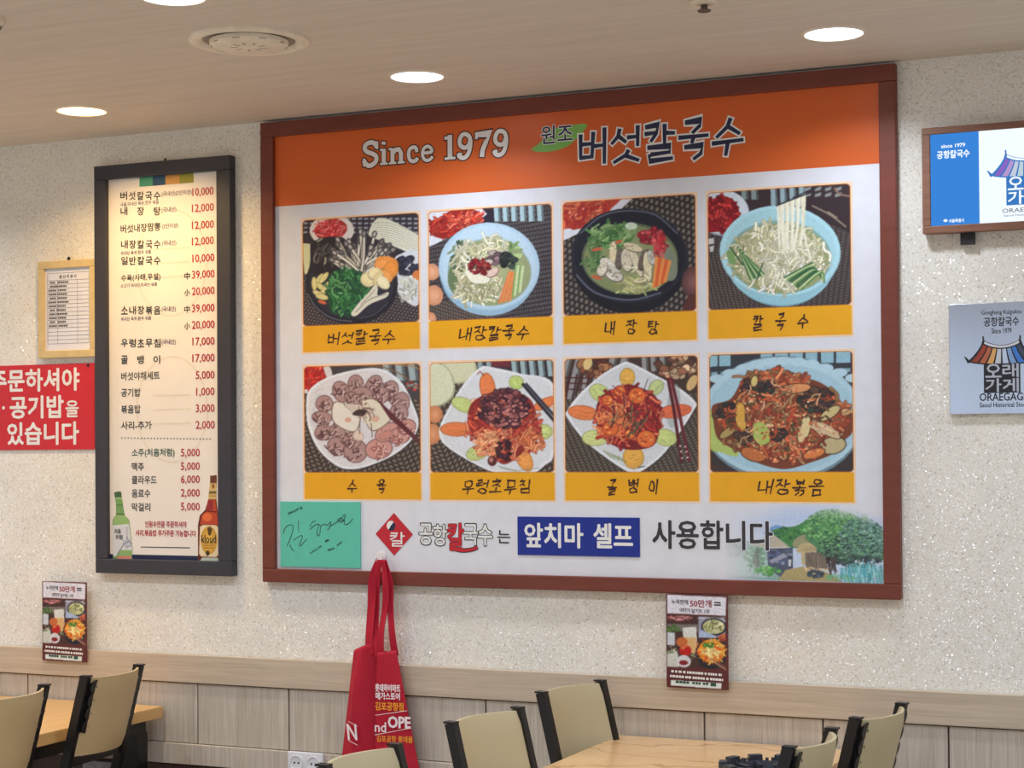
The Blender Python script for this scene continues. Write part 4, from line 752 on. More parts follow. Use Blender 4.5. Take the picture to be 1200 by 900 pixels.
# ---- village picture in the lower right corner, fading out to the left and upward
def village():
    p = Pic(240, 140, (0, 60), (1080, 60), (0, 565), (150, 190, 236), 11)      # the crop's own coordinates
    sx, sy = p.xx/p.k, p.yy/p.k+60
    t = np.clip((sy-60)/250, 0, 1)[..., None]; p.a = np.array([176, 202, 240.])*(1-t)+np.array([196, 214, 240.])*t
    p.poly([(330, 230), (390, 195), (440, 205), (600, 240), (600, 260), (330, 260)], (112, 156, 216), sm=True)
    p.poly([(340, 250), (420, 215), (520, 200), (620, 160), (620, 330), (340, 330)], (60, 128, 66), sm=True); p.blobs(470, 250, 120, 40, 60, 14, [(52, 116, 56), (84, 150, 72), (40, 96, 60)])
    p.poly([(60, 420), (100, 330), (200, 300), (350, 330), (420, 560), (60, 560)], (140, 176, 168)); p.blobs(120, 370, 70, 50, 50, 14, [(120, 150, 156), (150, 176, 176), (96, 128, 136)])
    p.poly([(60, 415), (200, 405), (330, 430), (330, 540), (60, 530)], (166, 206, 200)); p.poly([(330, 340), (500, 340), (500, 480), (420, 540), (340, 480)], (70, 80, 104)); p.blobs(420, 400, 70, 50, 46, 15, [(84, 100, 150), (54, 60, 80), (120, 130, 150)])
    p.poly([(220, 320), (350, 262), (380, 262), (470, 330), (450, 346), (340, 346), (230, 330)], (186, 180, 160)); p.line([(355, 346), (480, 340)], 8, (222, 222, 210)); p.poly([(345, 430), (440, 380), (470, 400), (360, 450)], (150, 156, 176))
    p.blobs(250, 410, 70, 70, 110, 13, [(96, 150, 110), (120, 176, 140), (76, 128, 96), (150, 190, 170)]); p.strands(260, 440, 20, 70, 14, 90, 4, [(70, 76, 66)], 1.5, .8, .3); p.blobs(330, 500, 80, 32, 60, 13, [(84, 168, 74), (60, 140, 66), (110, 190, 90)])
    p.poly([(400, 560), (450, 490), (560, 465), (720, 500), (820, 560)], (176, 160, 104)); p.blobs(640, 480, 80, 18, 30, 13, [(206, 180, 130), (160, 130, 90), (220, 200, 160)])
    p.poly([(500, 330), (520, 280), (600, 250), (640, 280), (560, 340)], (150, 150, 112), sm=True); p.poly([(578, 372), (730, 368), (720, 478), (580, 460)], (112, 100, 86)); p.poly([(552, 376), (578, 372), (580, 460), (556, 450)], (190, 176, 130)); p.strands(650, 420, 60, 40, 30, 60, 4, [(90, 78, 68), (130, 118, 102)], 1.5, .3, .1)
    p.poly([(522, 366), (540, 330), (580, 308), (640, 312), (720, 345), (735, 372), (640, 368), (560, 376)], (190, 172, 122), sm=True); p.strands(630, 345, 80, 22, 46, 40, 5, [(214, 196, 150), (160, 142, 96)], .3, .8, .2); p.poly([(470, 420), (488, 420), (486, 464), (470, 464)], (220, 224, 224))
    p.poly([(580, 220), (640, 140), (760, 100), (900, 130), (1000, 180), (1085, 260), (1085, 400), (900, 440), (740, 420), (640, 330), (590, 290)], (76, 128, 84), sm=True)
    p.blobs(760, 210, 190, 120, 900, 9, [(96, 164, 84), (70, 138, 74), (124, 190, 110), (52, 104, 70)]); p.blobs(940, 290, 145, 150, 900, 9, [(84, 134, 116), (110, 158, 140), (60, 100, 92), (140, 180, 164)]); p.blobs(900, 420, 160, 40, 120, 14, [(50, 66, 66), (40, 50, 60), (70, 96, 84)]); p.strands(750, 420, 40, 60, 24, 110, 8, [(46, 42, 46), (70, 60, 56)], 1.55, .4, .2)
    p.blobs(660, 512, 60, 22, 30, 13, [(60, 76, 96), (40, 54, 60)]); p.strands(950, 510, 150, 56, 220, 70, 5, [(84, 176, 190), (120, 204, 206), (60, 150, 160), (166, 222, 216)], 1.5, .5, .2); p.blobs(980, 430, 90, 20, 20, 7, [(206, 226, 240)]); p.strands(800, 535, 90, 20, 50, 24, 4, [(96, 180, 120)], 1.5, .6, .2)
    p.blobs(840, 330, 200, 90, 300, 9, [(52, 86, 70), (40, 66, 60), (100, 160, 110)]); p.strands(820, 130, 160, 40, 60, 40, 4, [(110, 170, 110), (140, 190, 140)], 1.3, 1.2, .3)
    p.soften(); p.a = p.a*.9+24; p.grain(.03); fx = np.clip((sx-30)/330, 0, 1); fy = np.clip((sy-60)/230, 0, 1); topr = np.clip((sy-60-np.clip(sx-860, 0, 300)*.35)/110, 0, 1)
    al = (fx*np.clip(fy*1.4+np.clip((sx-300)/500, 0, .35)*(sy > 0), 0, 1)*np.where(sx > 800, topr, 1))[..., None]; p.a = np.array([226, 228, 234.])*(1-al)+p.a*al; return p
a, b = P(840, 590, YB), P(1037.5, 640, YB)
village().build('landscape_print', a[0], BZ0+.046, BX1-FW, P(950, 591, YB)[2]-.002, YB-.0003, M['pic'], board, label='fading landscape print with thatched houses', gain=1.0)

# ---- the bottom line of the board
k1 = Ink(YB-.0012); dc = P(462, 626, YB); e = P(462, 601, YB)[2]-dc[2]; d = P(484, 626, YB)[0]-dc[0]
k1.poly([(dc[0]-d, dc[2]), (dc[0], dc[2]-e), (dc[0]+d, dc[2]), (dc[0], dc[2]+e)]); k1.build('logo_diamond', M['red_ink'], board, label='red diamond logo')
k2 = Ink(YB-.0016); k2.ptext('칼', 457, 474, 632, 17, bold=.001); cx, cz = P(458.5, 616, YB)[[0, 2]]; r_ = .0165; k2.disc(cx, cz, r_)
k2.build('logo_letter', M['white_ink'], board)
k3 = Ink(YB-.0019); k3.poly([(cx+r_*math.cos(t), cz+r_*math.sin(t)) for t in np.linspace(-2.2, .9, 14)]+[(cx+r_*.1, cz+r_*.1)]); k3.disc(cx+r_*.3, cz-r_*.3, r_*.48); k3.build('logo_swirl', M['navy_ink'], board)
ko = Ink(YB-.0008); ki = Ink(YB-.0012); kr = Ink(YB-.0014); kn = Ink(YB-.001)
for s_, x0_, x1_, yc in (('공', 491, 507, 626), ('항', 507.5, 524, 627), ('국', 543, 560, 626.5), ('수', 560, 577, 627)):
    ko.ptext(s_, x0_, x1_, yc, 25, bold=.0052); ki.ptext(s_, x0_+.5, x1_-.5, yc, 24, bold=.0016)
kr.ptext('칼', 525, 543, 629, 31, bold=.0045); kn.ptext('칼', 525, 543, 629, 31, bold=.0065)
swp = [P(x, y, YB)[[0, 2]] for x, y in ((533, 637), (534, 643), (542, 645), (553, 644), (560, 641))]; kr.stroke(smooth(swp), .011, .009); kn.stroke(smooth(swp), .016, .014)
ko.ptext('는', 583, 598, 629, 15, bold=.001)
ko.build('lettering', M['grey_ink'], board); kn.build('letter_outline', M['ink'], board); ki.build('letter_fill', M['white_ink'], board); kr.build('red_lettering', M['red_ink'], board, label='red bubble lettering')
ik = Ink(YB-.0012); ik.ptext('사용합니다', 765, 905, 627, 33, bold=.0034); ik.build('lettering', mat('charcoal_ink', (52, 50, 54), .5), board, label='charcoal lettering')
kk = Ink(YB-.0009); kk.ptext('사용합니다', 765, 905, 627, 33, bold=.0075); kk.build('letter_halo', M['print'], board)

def rebase(root, loc):
    loc = Vector(loc); d = loc-root.location; root.location = loc
    for ch in root.children: ch.location -= d
    return root
rebase(board, ((BX0+BX1)/2, 0, BZ0))

# things stuck on the board
tz0, tz1 = P(375, 665, YB)[2], P(375, 588, YB)[2]; tx0, tx1 = P(329, 625, YB)[0], P(423, 625, YB)[0]
t = empty('signed_card', label='teal card with handwritten scribbles stuck at the board\'s lower left', cat='card')
MB().box((tx0+.002, YB-.006, tz0+.001), (tx1, YB-.0008, tz1)).build('card', M['teal'], t)
ik = Ink(YB-.0066)
def pen(pts, w=.0028, o=(320, 580), k=6.0): ik.stroke(smooth([P(o[0]+x/k, o[1]+y/k, YB)[[0, 2]] for x, y in pts], n=5), w)
for q in ([(80, 268), (88, 240), (110, 215), (135, 210), (148, 225), (140, 270), (122, 320), (104, 358)], [(185, 180), (186, 240), (190, 262)], [(126, 345), (132, 370), (152, 392)], [(150, 318), (190, 290), (212, 288), (205, 318), (192, 350), (200, 358), (225, 330), (244, 308)],
          [(262, 225), (285, 190), (304, 182)], [(262, 246), (300, 212), (325, 205), (340, 215)], [(330, 208), (316, 250), (320, 288), (336, 270), (340, 225), (365, 205), (385, 212), (400, 200), (412, 190), (405, 225), (388, 248)], [(400, 222), (440, 200), (475, 175), (505, 140), (515, 150), (495, 182), (462, 180), (470, 165), (500, 170)], [(480, 195), (510, 178), (505, 200), (530, 205), (568, 168)]): pen(q, .0022)
r = random.Random(4)
for x0, y0, x1, y1 in ((112, 130, 190, 92), (196, 92, 212, 82), (268, 405, 352, 350), (372, 325, 402, 310), (392, 385, 440, 370), (455, 350, 492, 325)):
    n = int(abs(x1-x0)/15)+1
    for i in range(n):
        x = x0+(x1-x0)*i/max(n, 1); y = y0+(y1-y0)*i/max(n, 1); pen([(x, y-9+r.uniform(-3, 3)), (x+4, y+9), (x+10, y-3+r.uniform(-7, 7)), (x+3, y+3)], .0013)
ik.build('handwriting', M['ink'], t); rebase(t, ((tx0+tx1)/2, YB, tz0))

t = empty('blue_sticker', label='blue sticker with white words on the board\'s bottom line', cat='sticker')
a, b = P(607, 629, YB), P(750, 629, YB); z0, z1 = P(678, 651.5, YB)[2], P(678, 606, YB)[2]
MB().box((a[0], YB-.0032, z0), (b[0], YB-.0008, z1)).build('sticker_sheet', M['blue'], t)
ik = Ink(YB-.0038); ik.ptext('앞치마', 615, 683, 627.5, 28, bold=.0034); ik.ptext('셀프', 696, 741, 628, 28, bold=.0034); ik.build('lettering', M['white_ink'], t); rebase(t, ((a[0]+b[0])/2, YB, z0))

# hook with the red bag on it
hk = P(447, 655, YB); t = empty('adhesive_hook', label='small clear hook stuck on the board above the red bag', cat='hook')
MB().lathe([(.0005, -.0052), (.014, -.005), (.019, -.003), (.0195, -.0008)], (hk[0], YB, hk[2]+.008), 28, 'y').build('hook_pad', M['clear'], t)
MB().tube([(hk[0], YB-.004, hk[2]), (hk[0], YB-.02, hk[2]-.006), (hk[0], YB-.034, hk[2]-.004), (hk[0], YB-.038, hk[2]+.008)], .0042).build('hook_arm', M['clear'], t); rebase(t, (hk[0], YB, hk[2]))

bag = empty('tote_bag', label='red cloth tote bag with printed words hanging on the hook below the board', cat='bag')
def sheet(cols, rows_, fn, th=.003):
    """double-sided cloth from fn(u, v)"""
    bm = bmesh.new(); g = [[bm.verts.new(fn(i/cols, j/rows_)) for i in range(cols+1)] for j in range(rows_+1)]
    for j in range(rows_):
        for i in range(cols): bm.faces.new((g[j][i], g[j][i+1], g[j+1][i+1], g[j+1][i]))
    return bm
def cloth(name, fn, cols=40, rows_=50, m='redcloth', **k):
    o = MB().bm(sheet(cols, rows_, fn), True).build(name, M[m], bag, **k)
    md = o.modifiers.new('thickness', 'SOLIDIFY'); md.thickness = .0025; md.offset = 0; return o
def prof(stops, u):
    for (a, p), (b, q) in zip(stops, stops[1:]):
        if u <= b:
            t_ = (u-a)/(b-a); return [p[i]+(q[i]-p[i])*t_ for i in range(len(p))]
    return stops[-1][1]
XT = P(412, 764, -.05)[0], P(438, 752, -.05)[0], P(437.5, 766, -.07)[0], P(467, 762, -.07)[0]
def front_y(v): return -.078-.012*v
def bagfront(u, v):              # u across the printed panel, v from the hem down
    tl, tr = P(442, 765, -.078), P(464.5, 762, -.06); bl, br = P(438, 960, -.09), P(502, 960, -.07)
    q = (tl*(1-u)+tr*u)*(1-v)+(bl*(1-u)+br*u)*v
    q[1] += .006*math.sin(u*5+v*3)*v; return tuple(q)
def bagback(u, v):               # the folded left half: outer sliver, pleat, middle field running under the printed panel
    top = prof([(0, P(415, 762, -.05)), (.45, P(425, 757, -.066)), (.8, P(443, 752, -.05)), (1, P(448, 764, -.045))], u)
    mid = prof([(0, P(409, 815, -.04)), (.3, P(413, 815, -.078)), (.8, P(440, 815, -.05)), (1, P(452, 815, -.045))], u)
    bot = prof([(0, P(393, 960, -.03)), (.3, P(412, 960, -.086)), (.8, P(440, 960, -.05)), (1, P(462, 960, -.045))], u)
    a, b, t_ = (top, mid, v/.27) if v < .27 else (mid, bot, (v-.27)/.73)
    return tuple(a[i]+(b[i]-a[i])*t_ for i in range(3))
cloth('bag_side', bagback); cloth('bag_front', bagfront)
def bagrear(u, v):
    tl, tr = P(417, 760, -.034), P(463, 764, -.034); bl, br = P(400, 955, -.034), P(494, 955, -.034)
    return tuple((tl*(1-u)+tr*u)*(1-v)+(bl*(1-u)+br*u)*v)
cloth('bag_rear', bagrear, 6, 6)
def strap(name, pts, w, y):
    c = smooth([P(px, py, yy) for (px, py), yy in zip(pts, y)], n=6)
    def fn(u, v):
        i = min(int(v*(len(c)-1)), len(c)-2); t_ = v*(len(c)-1)-i; q = c[i]*(1-t_)+c[i+1]*t_
        ww = w*(0.55+.45*min(1, v*4)); return (q[0]+(u-.5)*ww, q[1]+.006*math.cos((u-.5)*3)-.004*math.sin(v*9+u), q[2])
    cloth(name, fn, 4, 40)
strap('handle', [(443, 656), (437, 678), (434.5, 710), (433.5, 740), (433, 768)], .03, (-.052, -.05, -.055, -.058, -.062))
strap('handle', [(446, 656), (441.5, 690), (440, 720), (441, 750), (443, 772)], .021, (-.058, -.047, -.05, -.06, -.066))
strap('handle', [(449, 656), (452, 690), (450, 715), (447, 740), (446, 770)], .022, (-.055, -.06, -.066, -.07, -.074))
strap('handle', [(451, 656), (456, 680), (456.5, 710), (459.5, 740), (463, 768)], .024, (-.05, -.052, -.056, -.062, -.058))
def onfront(x, z):
    lx, rx = P(440, 850, -.084)[0], P(486, 850, -.066)[0]; return -.0045-.0*z+.020*max(0, min(1.3, (x-lx)/(rx-lx)))
def bagtext(body, x0, x1, yc, h, col, bold): ik = Ink(-.090); ik.ptext(body, x0, x1, yc, h, bold=bold); return ik.build('lettering', M[col], bag, yfn=onfront)
M['bag_white'] = mat('bag_white_ink', (240, 226, 226), .6); M['bag_yellow'] = mat('bag_yellow_ink', (238, 160, 30), .6)
bagtext('롯데하이마트', 440.5, 467.5, 806.5, 9, 'bag_white', .0012); bagtext('메가스토어', 441, 467, 816, 8.5, 'bag_white', .0012)
bagtext('김포공항점', 440.5, 471, 828, 9.5, 'bag_yellow', .0012); bagtext('nd', 440, 452, 852, 11, 'bag_white', .0012); bagtext('OPE', 454.5, 478.5, 847, 13, 'bag_white', .0028)
bagtext('김포공항 롯데몰', 442, 481, 866.5, 7.5, 'bag_yellow', .0006)
ik = Ink(-.090)
for y0, y1, x0, x1 in ((838, 833.5, 440.5, 475), (861, 854, 440, 479)): ik.stroke([P(x0, y0, -.09)[[0, 2]], P(x1, y1, -.09)[[0, 2]]], .0018)
ik.build('printed_rule', M['bag_white'], bag, yfn=onfront)
ik = Ink(-.083); ik.ptext('N', 409, 419.5, 857.5, 18, bold=.0022, shear=-.1)
for y0, y1 in ((845, 851), (867, 873)): ik.stroke([P(409, y0, -.083)[[0, 2]], P(420, y1, -.083)[[0, 2]]], .0018)
ik.build('lettering', M['bag_white'], bag, yfn=lambda x, z: -.006); rebase(bag, (hk[0], -.05, hk[2]))

# ---------------------------------------------------------------- black framed price menu
QX0, QX1, QZ0, QZ1 = -4.021, -3.44, 1.205, 2.672
t = empty('price_menu', label='tall price list in a black frame left of the menu board', cat='menu')
for a, b in (((QX0, QZ1-.05), (QX1, QZ1)), ((QX0, QZ0), (QX1, QZ0+.052)), ((QX0, QZ0+.052), (QX0+.052, QZ1-.05)), ((QX1-.058, QZ0+.052), (QX1, QZ1-.05))):
    MB().box((a[0], -.036, a[1]), (b[0], 0, b[1]), .003).build('frame_rail', M['slate'], t)
YM = -.018
MB().box((QX0+.048, YM, QZ0+.048), (QX1-.054, -.002, QZ1-.046)).build('price_sheet', M['paper'], t)
MB().tube([(P(196, 190)[0], -.012, QZ1), (P(196, 190)[0], -.012, QZ1+.012)], .004, 8).build('hanging_pin', M['dark'], t)
q = {k: Ink(YM-.0008) for k in ('grey_ink', 'price_ink', 'blue_ink', 'green_ink')}
def row(ink, body, x0, x1, yc, h, b=.0009):
    if ' ' in body or not body: pass
    q[ink].ptext(body, x0, x1, yc, h, bold=b)
def spaced(body, x0, x1, yc, h):
    n = len(body); w_ = 7.6; st = (x1-x0-w_)/(n-1)
    for i, c_ in enumerate(body): q['grey_ink'].ptext(c_, x0+i*st, x0+i*st+w_, yc, h, bold=.0012)
spaced('버섯칼국수', 141.2, 187.9, 229.5, 9.5); row('blue_ink', '(국내산)(2인이상)', 189.5, 224.5, 226.5, 6.5, .0005); row('price_ink', '10,000', 225.5, 250, 225, 10.5)
row('blue_ink', '사골:국내산 육우,한우 섞음', 141, 186, 238.3, 4.8, .0004)
spaced('내장탕', 141.5, 188, 247.5, 9.5); row('blue_ink', '(국내산)', 189.5, 206.5, 246, 7, .0005); row('price_ink', '12,000', 225, 250.5, 244, 10.5)
row('grey_ink', '버섯내장짬뽕', 141.5, 188, 267, 9.5); row('blue_ink', '(2인이상)', 190, 209, 265, 6.5, .0005); row('price_ink', '12,000', 225, 250.5, 264, 10.5)
spaced('내장칼국수', 142, 188, 286.5, 9.5); row('blue_ink', '(국내산)', 190, 206.5, 285, 7, .0005); row('price_ink', '12,000', 225, 250.5, 283, 10.5)
row('blue_ink', '국내산 육우,한우 섞음', 141.5, 177, 296, 4.8, .0004)
spaced('일반칼국수', 142, 188, 305.5, 9.5); row('price_ink', '10,000', 225.5, 251, 303, 10.5)
row('grey_ink', '수육(사태,우설)', 142, 188, 325.5, 9); row('grey_ink', '中', 216, 222.5, 323.5, 8); row('price_ink', '39,000', 225, 251.3, 322, 10.5); row('blue_ink', '소고기 국내산,미국산 섞음', 141.5, 184, 334, 4.8, .0004)
row('grey_ink', '小', 216, 222.5, 343, 8); row('price_ink', '20,000', 225, 251.3, 341.5, 10.5)
spaced('소내장볶음', 142, 188, 363.6, 9.5); row('blue_ink', '(국내산)', 189.5, 206, 362.5, 7, .0005); row('grey_ink', '中', 216, 222.5, 362.5, 8); row('price_ink', '39,000', 225, 251.3, 361.5, 10.5)
row('blue_ink', '국내산 육우,한우 섞음', 141.5, 177, 373.3, 4.8, .0004); row('grey_ink', '小', 216, 222.5, 382, 8); row('price_ink', '20,000', 225, 251.3, 381, 10.5)
spaced('우렁초무침', 142, 188, 402, 9.5); row('blue_ink', '(국내산)', 189.5, 206, 401, 7, .0005); row('price_ink', '17,000', 225.5, 251.3, 400.5, 10.5)
spaced('골뱅이', 142, 187.5, 421.5, 9.5); row('price_ink', '17,000', 225.5, 251.3, 420, 10.5)
row('grey_ink', '버섯야채세트', 142, 187, 440.5, 9.5); row('price_ink', '5,000', 229.5, 251.3, 440, 10.5)
row('grey_ink', '공기밥', 142, 164.5, 460, 9.5); row('price_ink', '1,000', 230, 251.3, 459.5, 10.5); row('grey_ink', '볶음밥', 142, 164.5, 479.5, 9.5); row('price_ink', '3,000', 229.5, 251.3, 479, 10.5)
row('grey_ink', '사리-추가', 142, 177.5, 498.5, 9.5); row('price_ink', '2,000', 229.5, 251.5, 498.5, 10.5)
for i in range(28): a = P(142.8+i*3.83, 513.2+i*.05, YM); q['grey_ink'].disc(a[0], a[2], .0026, n=10)
for body, x1, y, pr, k_ in (('소주(처음처럼)', 204.5, 531, '5,000', 'green_ink'), ('맥주', 168.5, 547, '5,000', 'navy_ink'), ('클라우드', 183.5, 562.3, '6,000', 'grey_ink'), ('음료수', 176, 578.2, '2,000', 'grey_ink'), ('막걸리', 176, 594.3, '5,000', 'grey_ink')):
    row(k_ if k_ in q else 'grey_ink', body, 154.5, x1, y, 10.5 if '(' in body else 9.5); row('price_ink', pr, 212, 234, y, 10.3)
row('price_ink', '인원수만큼 주문하셔야', 170, 218.5, 614.5, 7.4); row('price_ink', '사리,볶음밥 추가주문 가능합니다', 159, 229.5, 625, 7.6)
q['grey_ink'].stroke([P(165, 641, YM)[[0, 2]], P(223, 642, YM)[[0, 2]]], .003)
for k_, i_ in q.items(): i_.build('lettering', M[k_], t, label={'price_ink': 'crimson prices', 'grey_ink': 'dark grey dish names', 'blue_ink': 'small violet notes', 'green_ink': 'green drink name'}[k_])
zb0, zb1 = P(195, 216.5, YM)[2], P(195, 205.5, YM)[2]
for x0, x1, c_ in ((163.5, 179, (76, 160, 122)), (179, 194, (44, 80, 112)), (194, 210.5, (206, 152, 78)), (210.5, 227, (150, 148, 50))):
    Ink(YM-.0006).rect(P(x0, 211, YM)[0], zb0, P(x1, 211, YM)[0], QZ1-.05).build('colour_block', mat('block_%d' % c_[0], c_, .45), t)
Ink(YM-.0006).rect(QX0+.052, QZ0+.052, QX1-.058, QZ0+.068).build('shelf_line', M['navy_ink'], t)
wm = Ink(YM-.0004)                       # pale watermark seal on the sheet
for r_, z_ in ((.15, 2.31), (.15, 1.79)):
    cx_ = -3.70; wm.stroke([(cx_+r_*math.cos(a_), z_+r_*1.25*math.sin(a_)) for a_ in np.linspace(0, 2*math.pi, 40)], .006)
    for dz in (-.05, 0, .05): wm.stroke([(cx_-.08, z_+dz), (cx_+.08, z_+dz)], .006)
wm.build('watermark', mat('pale_watermark', (228, 219, 203), .5), t)
# printed bottles at the foot of the price list
def bottle(green):
    if green:
        p = Pic(56, 150, (10, 55), (290, 55), (10, 855), (230, 226, 218), 3); out = [(40, 75), (70, 60), (125, 60), (132, 120), (150, 250), (165, 335), (215, 390), (228, 500), (252, 700), (250, 850), (25, 850), (22, 480), (24, 380), (62, 330), (60, 200)]
        p.poly(out, (120, 164, 96)); p.poly([(66, 330), (150, 330), (212, 400), (216, 445), (28, 445), (36, 380)], (150, 186, 116)); p.line([(70, 140), (140, 140)], 20, (160, 196, 126)); p.line([(66, 222), (148, 222)], 8, (60, 100, 56)); p.poly([(40, 72), (126, 60), (134, 130), (48, 132)], (74, 104, 74)); p.line([(60, 326), (170, 330)], 10, (50, 86, 50))
        p.poly([(26, 455), (212, 440), (250, 745), (120, 745), (60, 820), (24, 815)], (214, 216, 218)); p.strands(185, 670, 54, 50, 24, 40, 5, [(120, 130, 160), (150, 160, 180)], None, 3, .8); p.line([(80, 790), (150, 680)], 7, (70, 80, 90))
        for y in range(480, 640, 20): p.line([(180, y), (196, y)], 6, (130, 130, 140))
        p.poly([(90, 815), (235, 810), (235, 850), (60, 850)], (222, 140, 120)); p.poly([(120, 745), (248, 745), (250, 805), (90, 815)], (140, 178, 110))
    else:
        p = Pic(66, 190, (45, 45), (285, 45), (45, 880), (230, 226, 218), 3); out = [(178, 60), (240, 55), (240, 120), (236, 280), (250, 400), (262, 480), (262, 860), (60, 860), (62, 520), (80, 430), (130, 380), (158, 280), (176, 120)]
        p.poly(out, (104, 40, 26)); p.poly([(150, 285), (225, 285), (240, 400), (250, 520), (84, 520), (98, 440), (140, 395)], (190, 74, 44)); p.poly([(160, 290), (200, 290), (205, 380), (145, 385)], (150, 48, 50)); p.ell(150, 450, 46, 40, (224, 110, 60)); p.line([(135, 390), (240, 402)], 8, (90, 24, 24))
        p.poly([(178, 60), (240, 55), (240, 128), (176, 128)], (110, 62, 40)); p.poly([(176, 130), (238, 130), (236, 282), (158, 282)], (214, 186, 120)); p.ell(206, 160, 14, 22, (150, 100, 40)); p.line([(170, 220), (236, 218)], 20, (120, 100, 60)); p.line([(170, 250), (230, 252)], 8, (170, 130, 60))
        p.poly([(82, 540), (110, 524), (230, 524), (254, 545), (252, 800), (230, 824), (90, 820), (72, 795)], (232, 214, 176), sm=False); p.ell(165, 668, 76, 132, (206, 156, 60), col2=(234, 192, 84)); p.poly([(150, 560), (172, 535), (196, 560), (180, 620), (160, 620)], (90, 64, 30)); p.ell(152, 788, 18, 24, (70, 48, 30))
        for y in (695, 715, 738): p.line([(120, y), (205, y)], 7, (150, 104, 44))
        p.poly([(100, 830), (250, 830), (252, 862), (80, 862)], (190, 206, 190))
    msk = Pic(p.W, p.H, p.TL, p.TL, p.TL) if False else None
    k_ = Pic.__new__(Pic); k_.__dict__ = dict(p.__dict__); k_.a = np.zeros_like(p.a); k_.poly(out, (1, 1, 1)); p.soften(); return p, k_.a[..., 0] > .4
for g_, (ox, oy, kx) in ((True, (130, 570, 10.0)), (False, (224.5, 550, 8.04))):
    p, msk = bottle(g_); tl = p.TL; W_, H_ = (280, 800) if g_ else (240, 835)
    a, b = P(ox+tl[0]/kx, 610, YM), P(ox+(tl[0]+W_)/kx, 610, YM); xm = ox+(tl[0]+W_/2)/kx
    p.build('bottle_print', a[0], P(xm, oy+(tl[1]+H_)/kx, YM)[2], b[0], P(xm, oy+tl[1]/kx, YM)[2], YM-.0009, M['pic'], t, mask=msk, label='printed green bottle' if g_ else 'printed brown bottle')
k = Ink(YM-.0016); k.ptext('kloud', 236, 253, 631.5, 9, bold=.0006); k.ptext('처음', 134, 141.5, 622.5, 5.5, bold=.0006); k.ptext('처럼', 135.5, 143.5, 629.5, 5.5, bold=.0006); k.build('lettering', M['ink'], t)
rebase(t, ((QX0+QX1)/2, 0, QZ0))

# ---------------------------------------------------------------- pale framed certificate
t = empty('framed_certificate', label='small table of text in a pale gold frame above the red sign', cat='certificate')
a, b = -4.289, -4.028; z0, z1 = 1.986, 2.341; fw = .027
for p0, p1 in (((a, z1-fw), (b, z1)), ((a, z0), (b, z0+fw)), ((a, z0+fw), (a+fw, z1-fw)), ((b-fw, z0+fw), (b, z1-fw))):
    MB().box((p0[0], -.02, p0[1]), (p1[0], 0, p1[1]), .002).build('frame_rail', M['pine'], t)
MB().box((a+.02, -.01, z0+.02), (b-.02, -.002, z1-.02)).build('certificate_sheet', M['paper2'], t)
MB().lathe([(.0005, -.004), (.006, -.003), (.007, 0)], ((a+b)/2, -.004, z1+.008), 12, 'y').build('hanging_pin', M['dark'], t)
g = Ink(-.0106); L0, L1 = a+.039, b-.036; Z1_, Z0_ = z1-.044, z0+.052
def rule(x0, z0_, x1, z1_): g.stroke([(x0, z0_), (x1, z1_)], .0011)
for i in range(18): zz = Z1_ if i == 0 else Z1_-.027-(i-1)*(Z1_-.027-Z0_)/16; rule(L0, zz, L1, zz)
for x in (L0, L0+.045, L0+.135, L1): rule(x, Z1_ if x in (L0, L1) else Z1_-.027, x, Z0_)
g.build('ruled_lines', M['blue_ink'], t)
g = Ink(-.0108); g.text('원 산 지 표 시', (a+b)/2-.038, Z1_-.02, (a+b)/2+.038, Z1_-.008, .0005); r = random.Random(2)
st = (Z1_-.027-Z0_)/16
for i in range(12):
    zc = Z1_-.027-(i+.5)*st; wd = r.uniform(.012, .02) if i else .012
    for xm_, w_ in ((L0+.022, wd), (L0+.06+r.uniform(.0, .01), r.uniform(.016, .024))):
        x = xm_-w_
        while x < xm_+w_: g.rect(x, zc-.0032, x+.0045, zc+.0034); x += .0062
g.build('lettering', M['grey_ink'], t); rebase(t, ((a+b)/2, 0, z0))

# ---------------------------------------------------------------- red sign
t = empty('red_sign', label='red plastic sign with white words at the left edge', cat='sign')
ra, rb, rz0, rz1 = -5.0, -4.046, 1.650, 1.964
MB().box((ra, -.006, rz0), (rb, -.001, rz1), .001).build('sign_plate', M['red'], t)
ik = Ink(-.0066); ik.ptext('주문하셔야', -11, 92.5, 445.5, 25.5, bold=.0042); ik.ptext('공기밥', 12, 74, 477, 25.5, bold=.0042); ik.ptext('을', 77, 92, 479, 19, bold=.0022); ik.ptext('있습니다', 9, 92, 508, 25.5, bold=.0042)
c_ = P(5.5, 478, 0); ik.disc(c_[0], c_[2], .0065); ik.ptext('밥', -24, -2, 478, 25, bold=.0042); ik.build('lettering', M['white_ink'], t)
c_ = P(104.5, 427.5); MB().lathe([(.0005, -.01), (.005, -.009), (.006, -.006)], (c_[0], 0, c_[2]-.002), 12, 'y').build('screw', M['dark'], t); rebase(t, ((ra+rb)/2, 0, rz0))

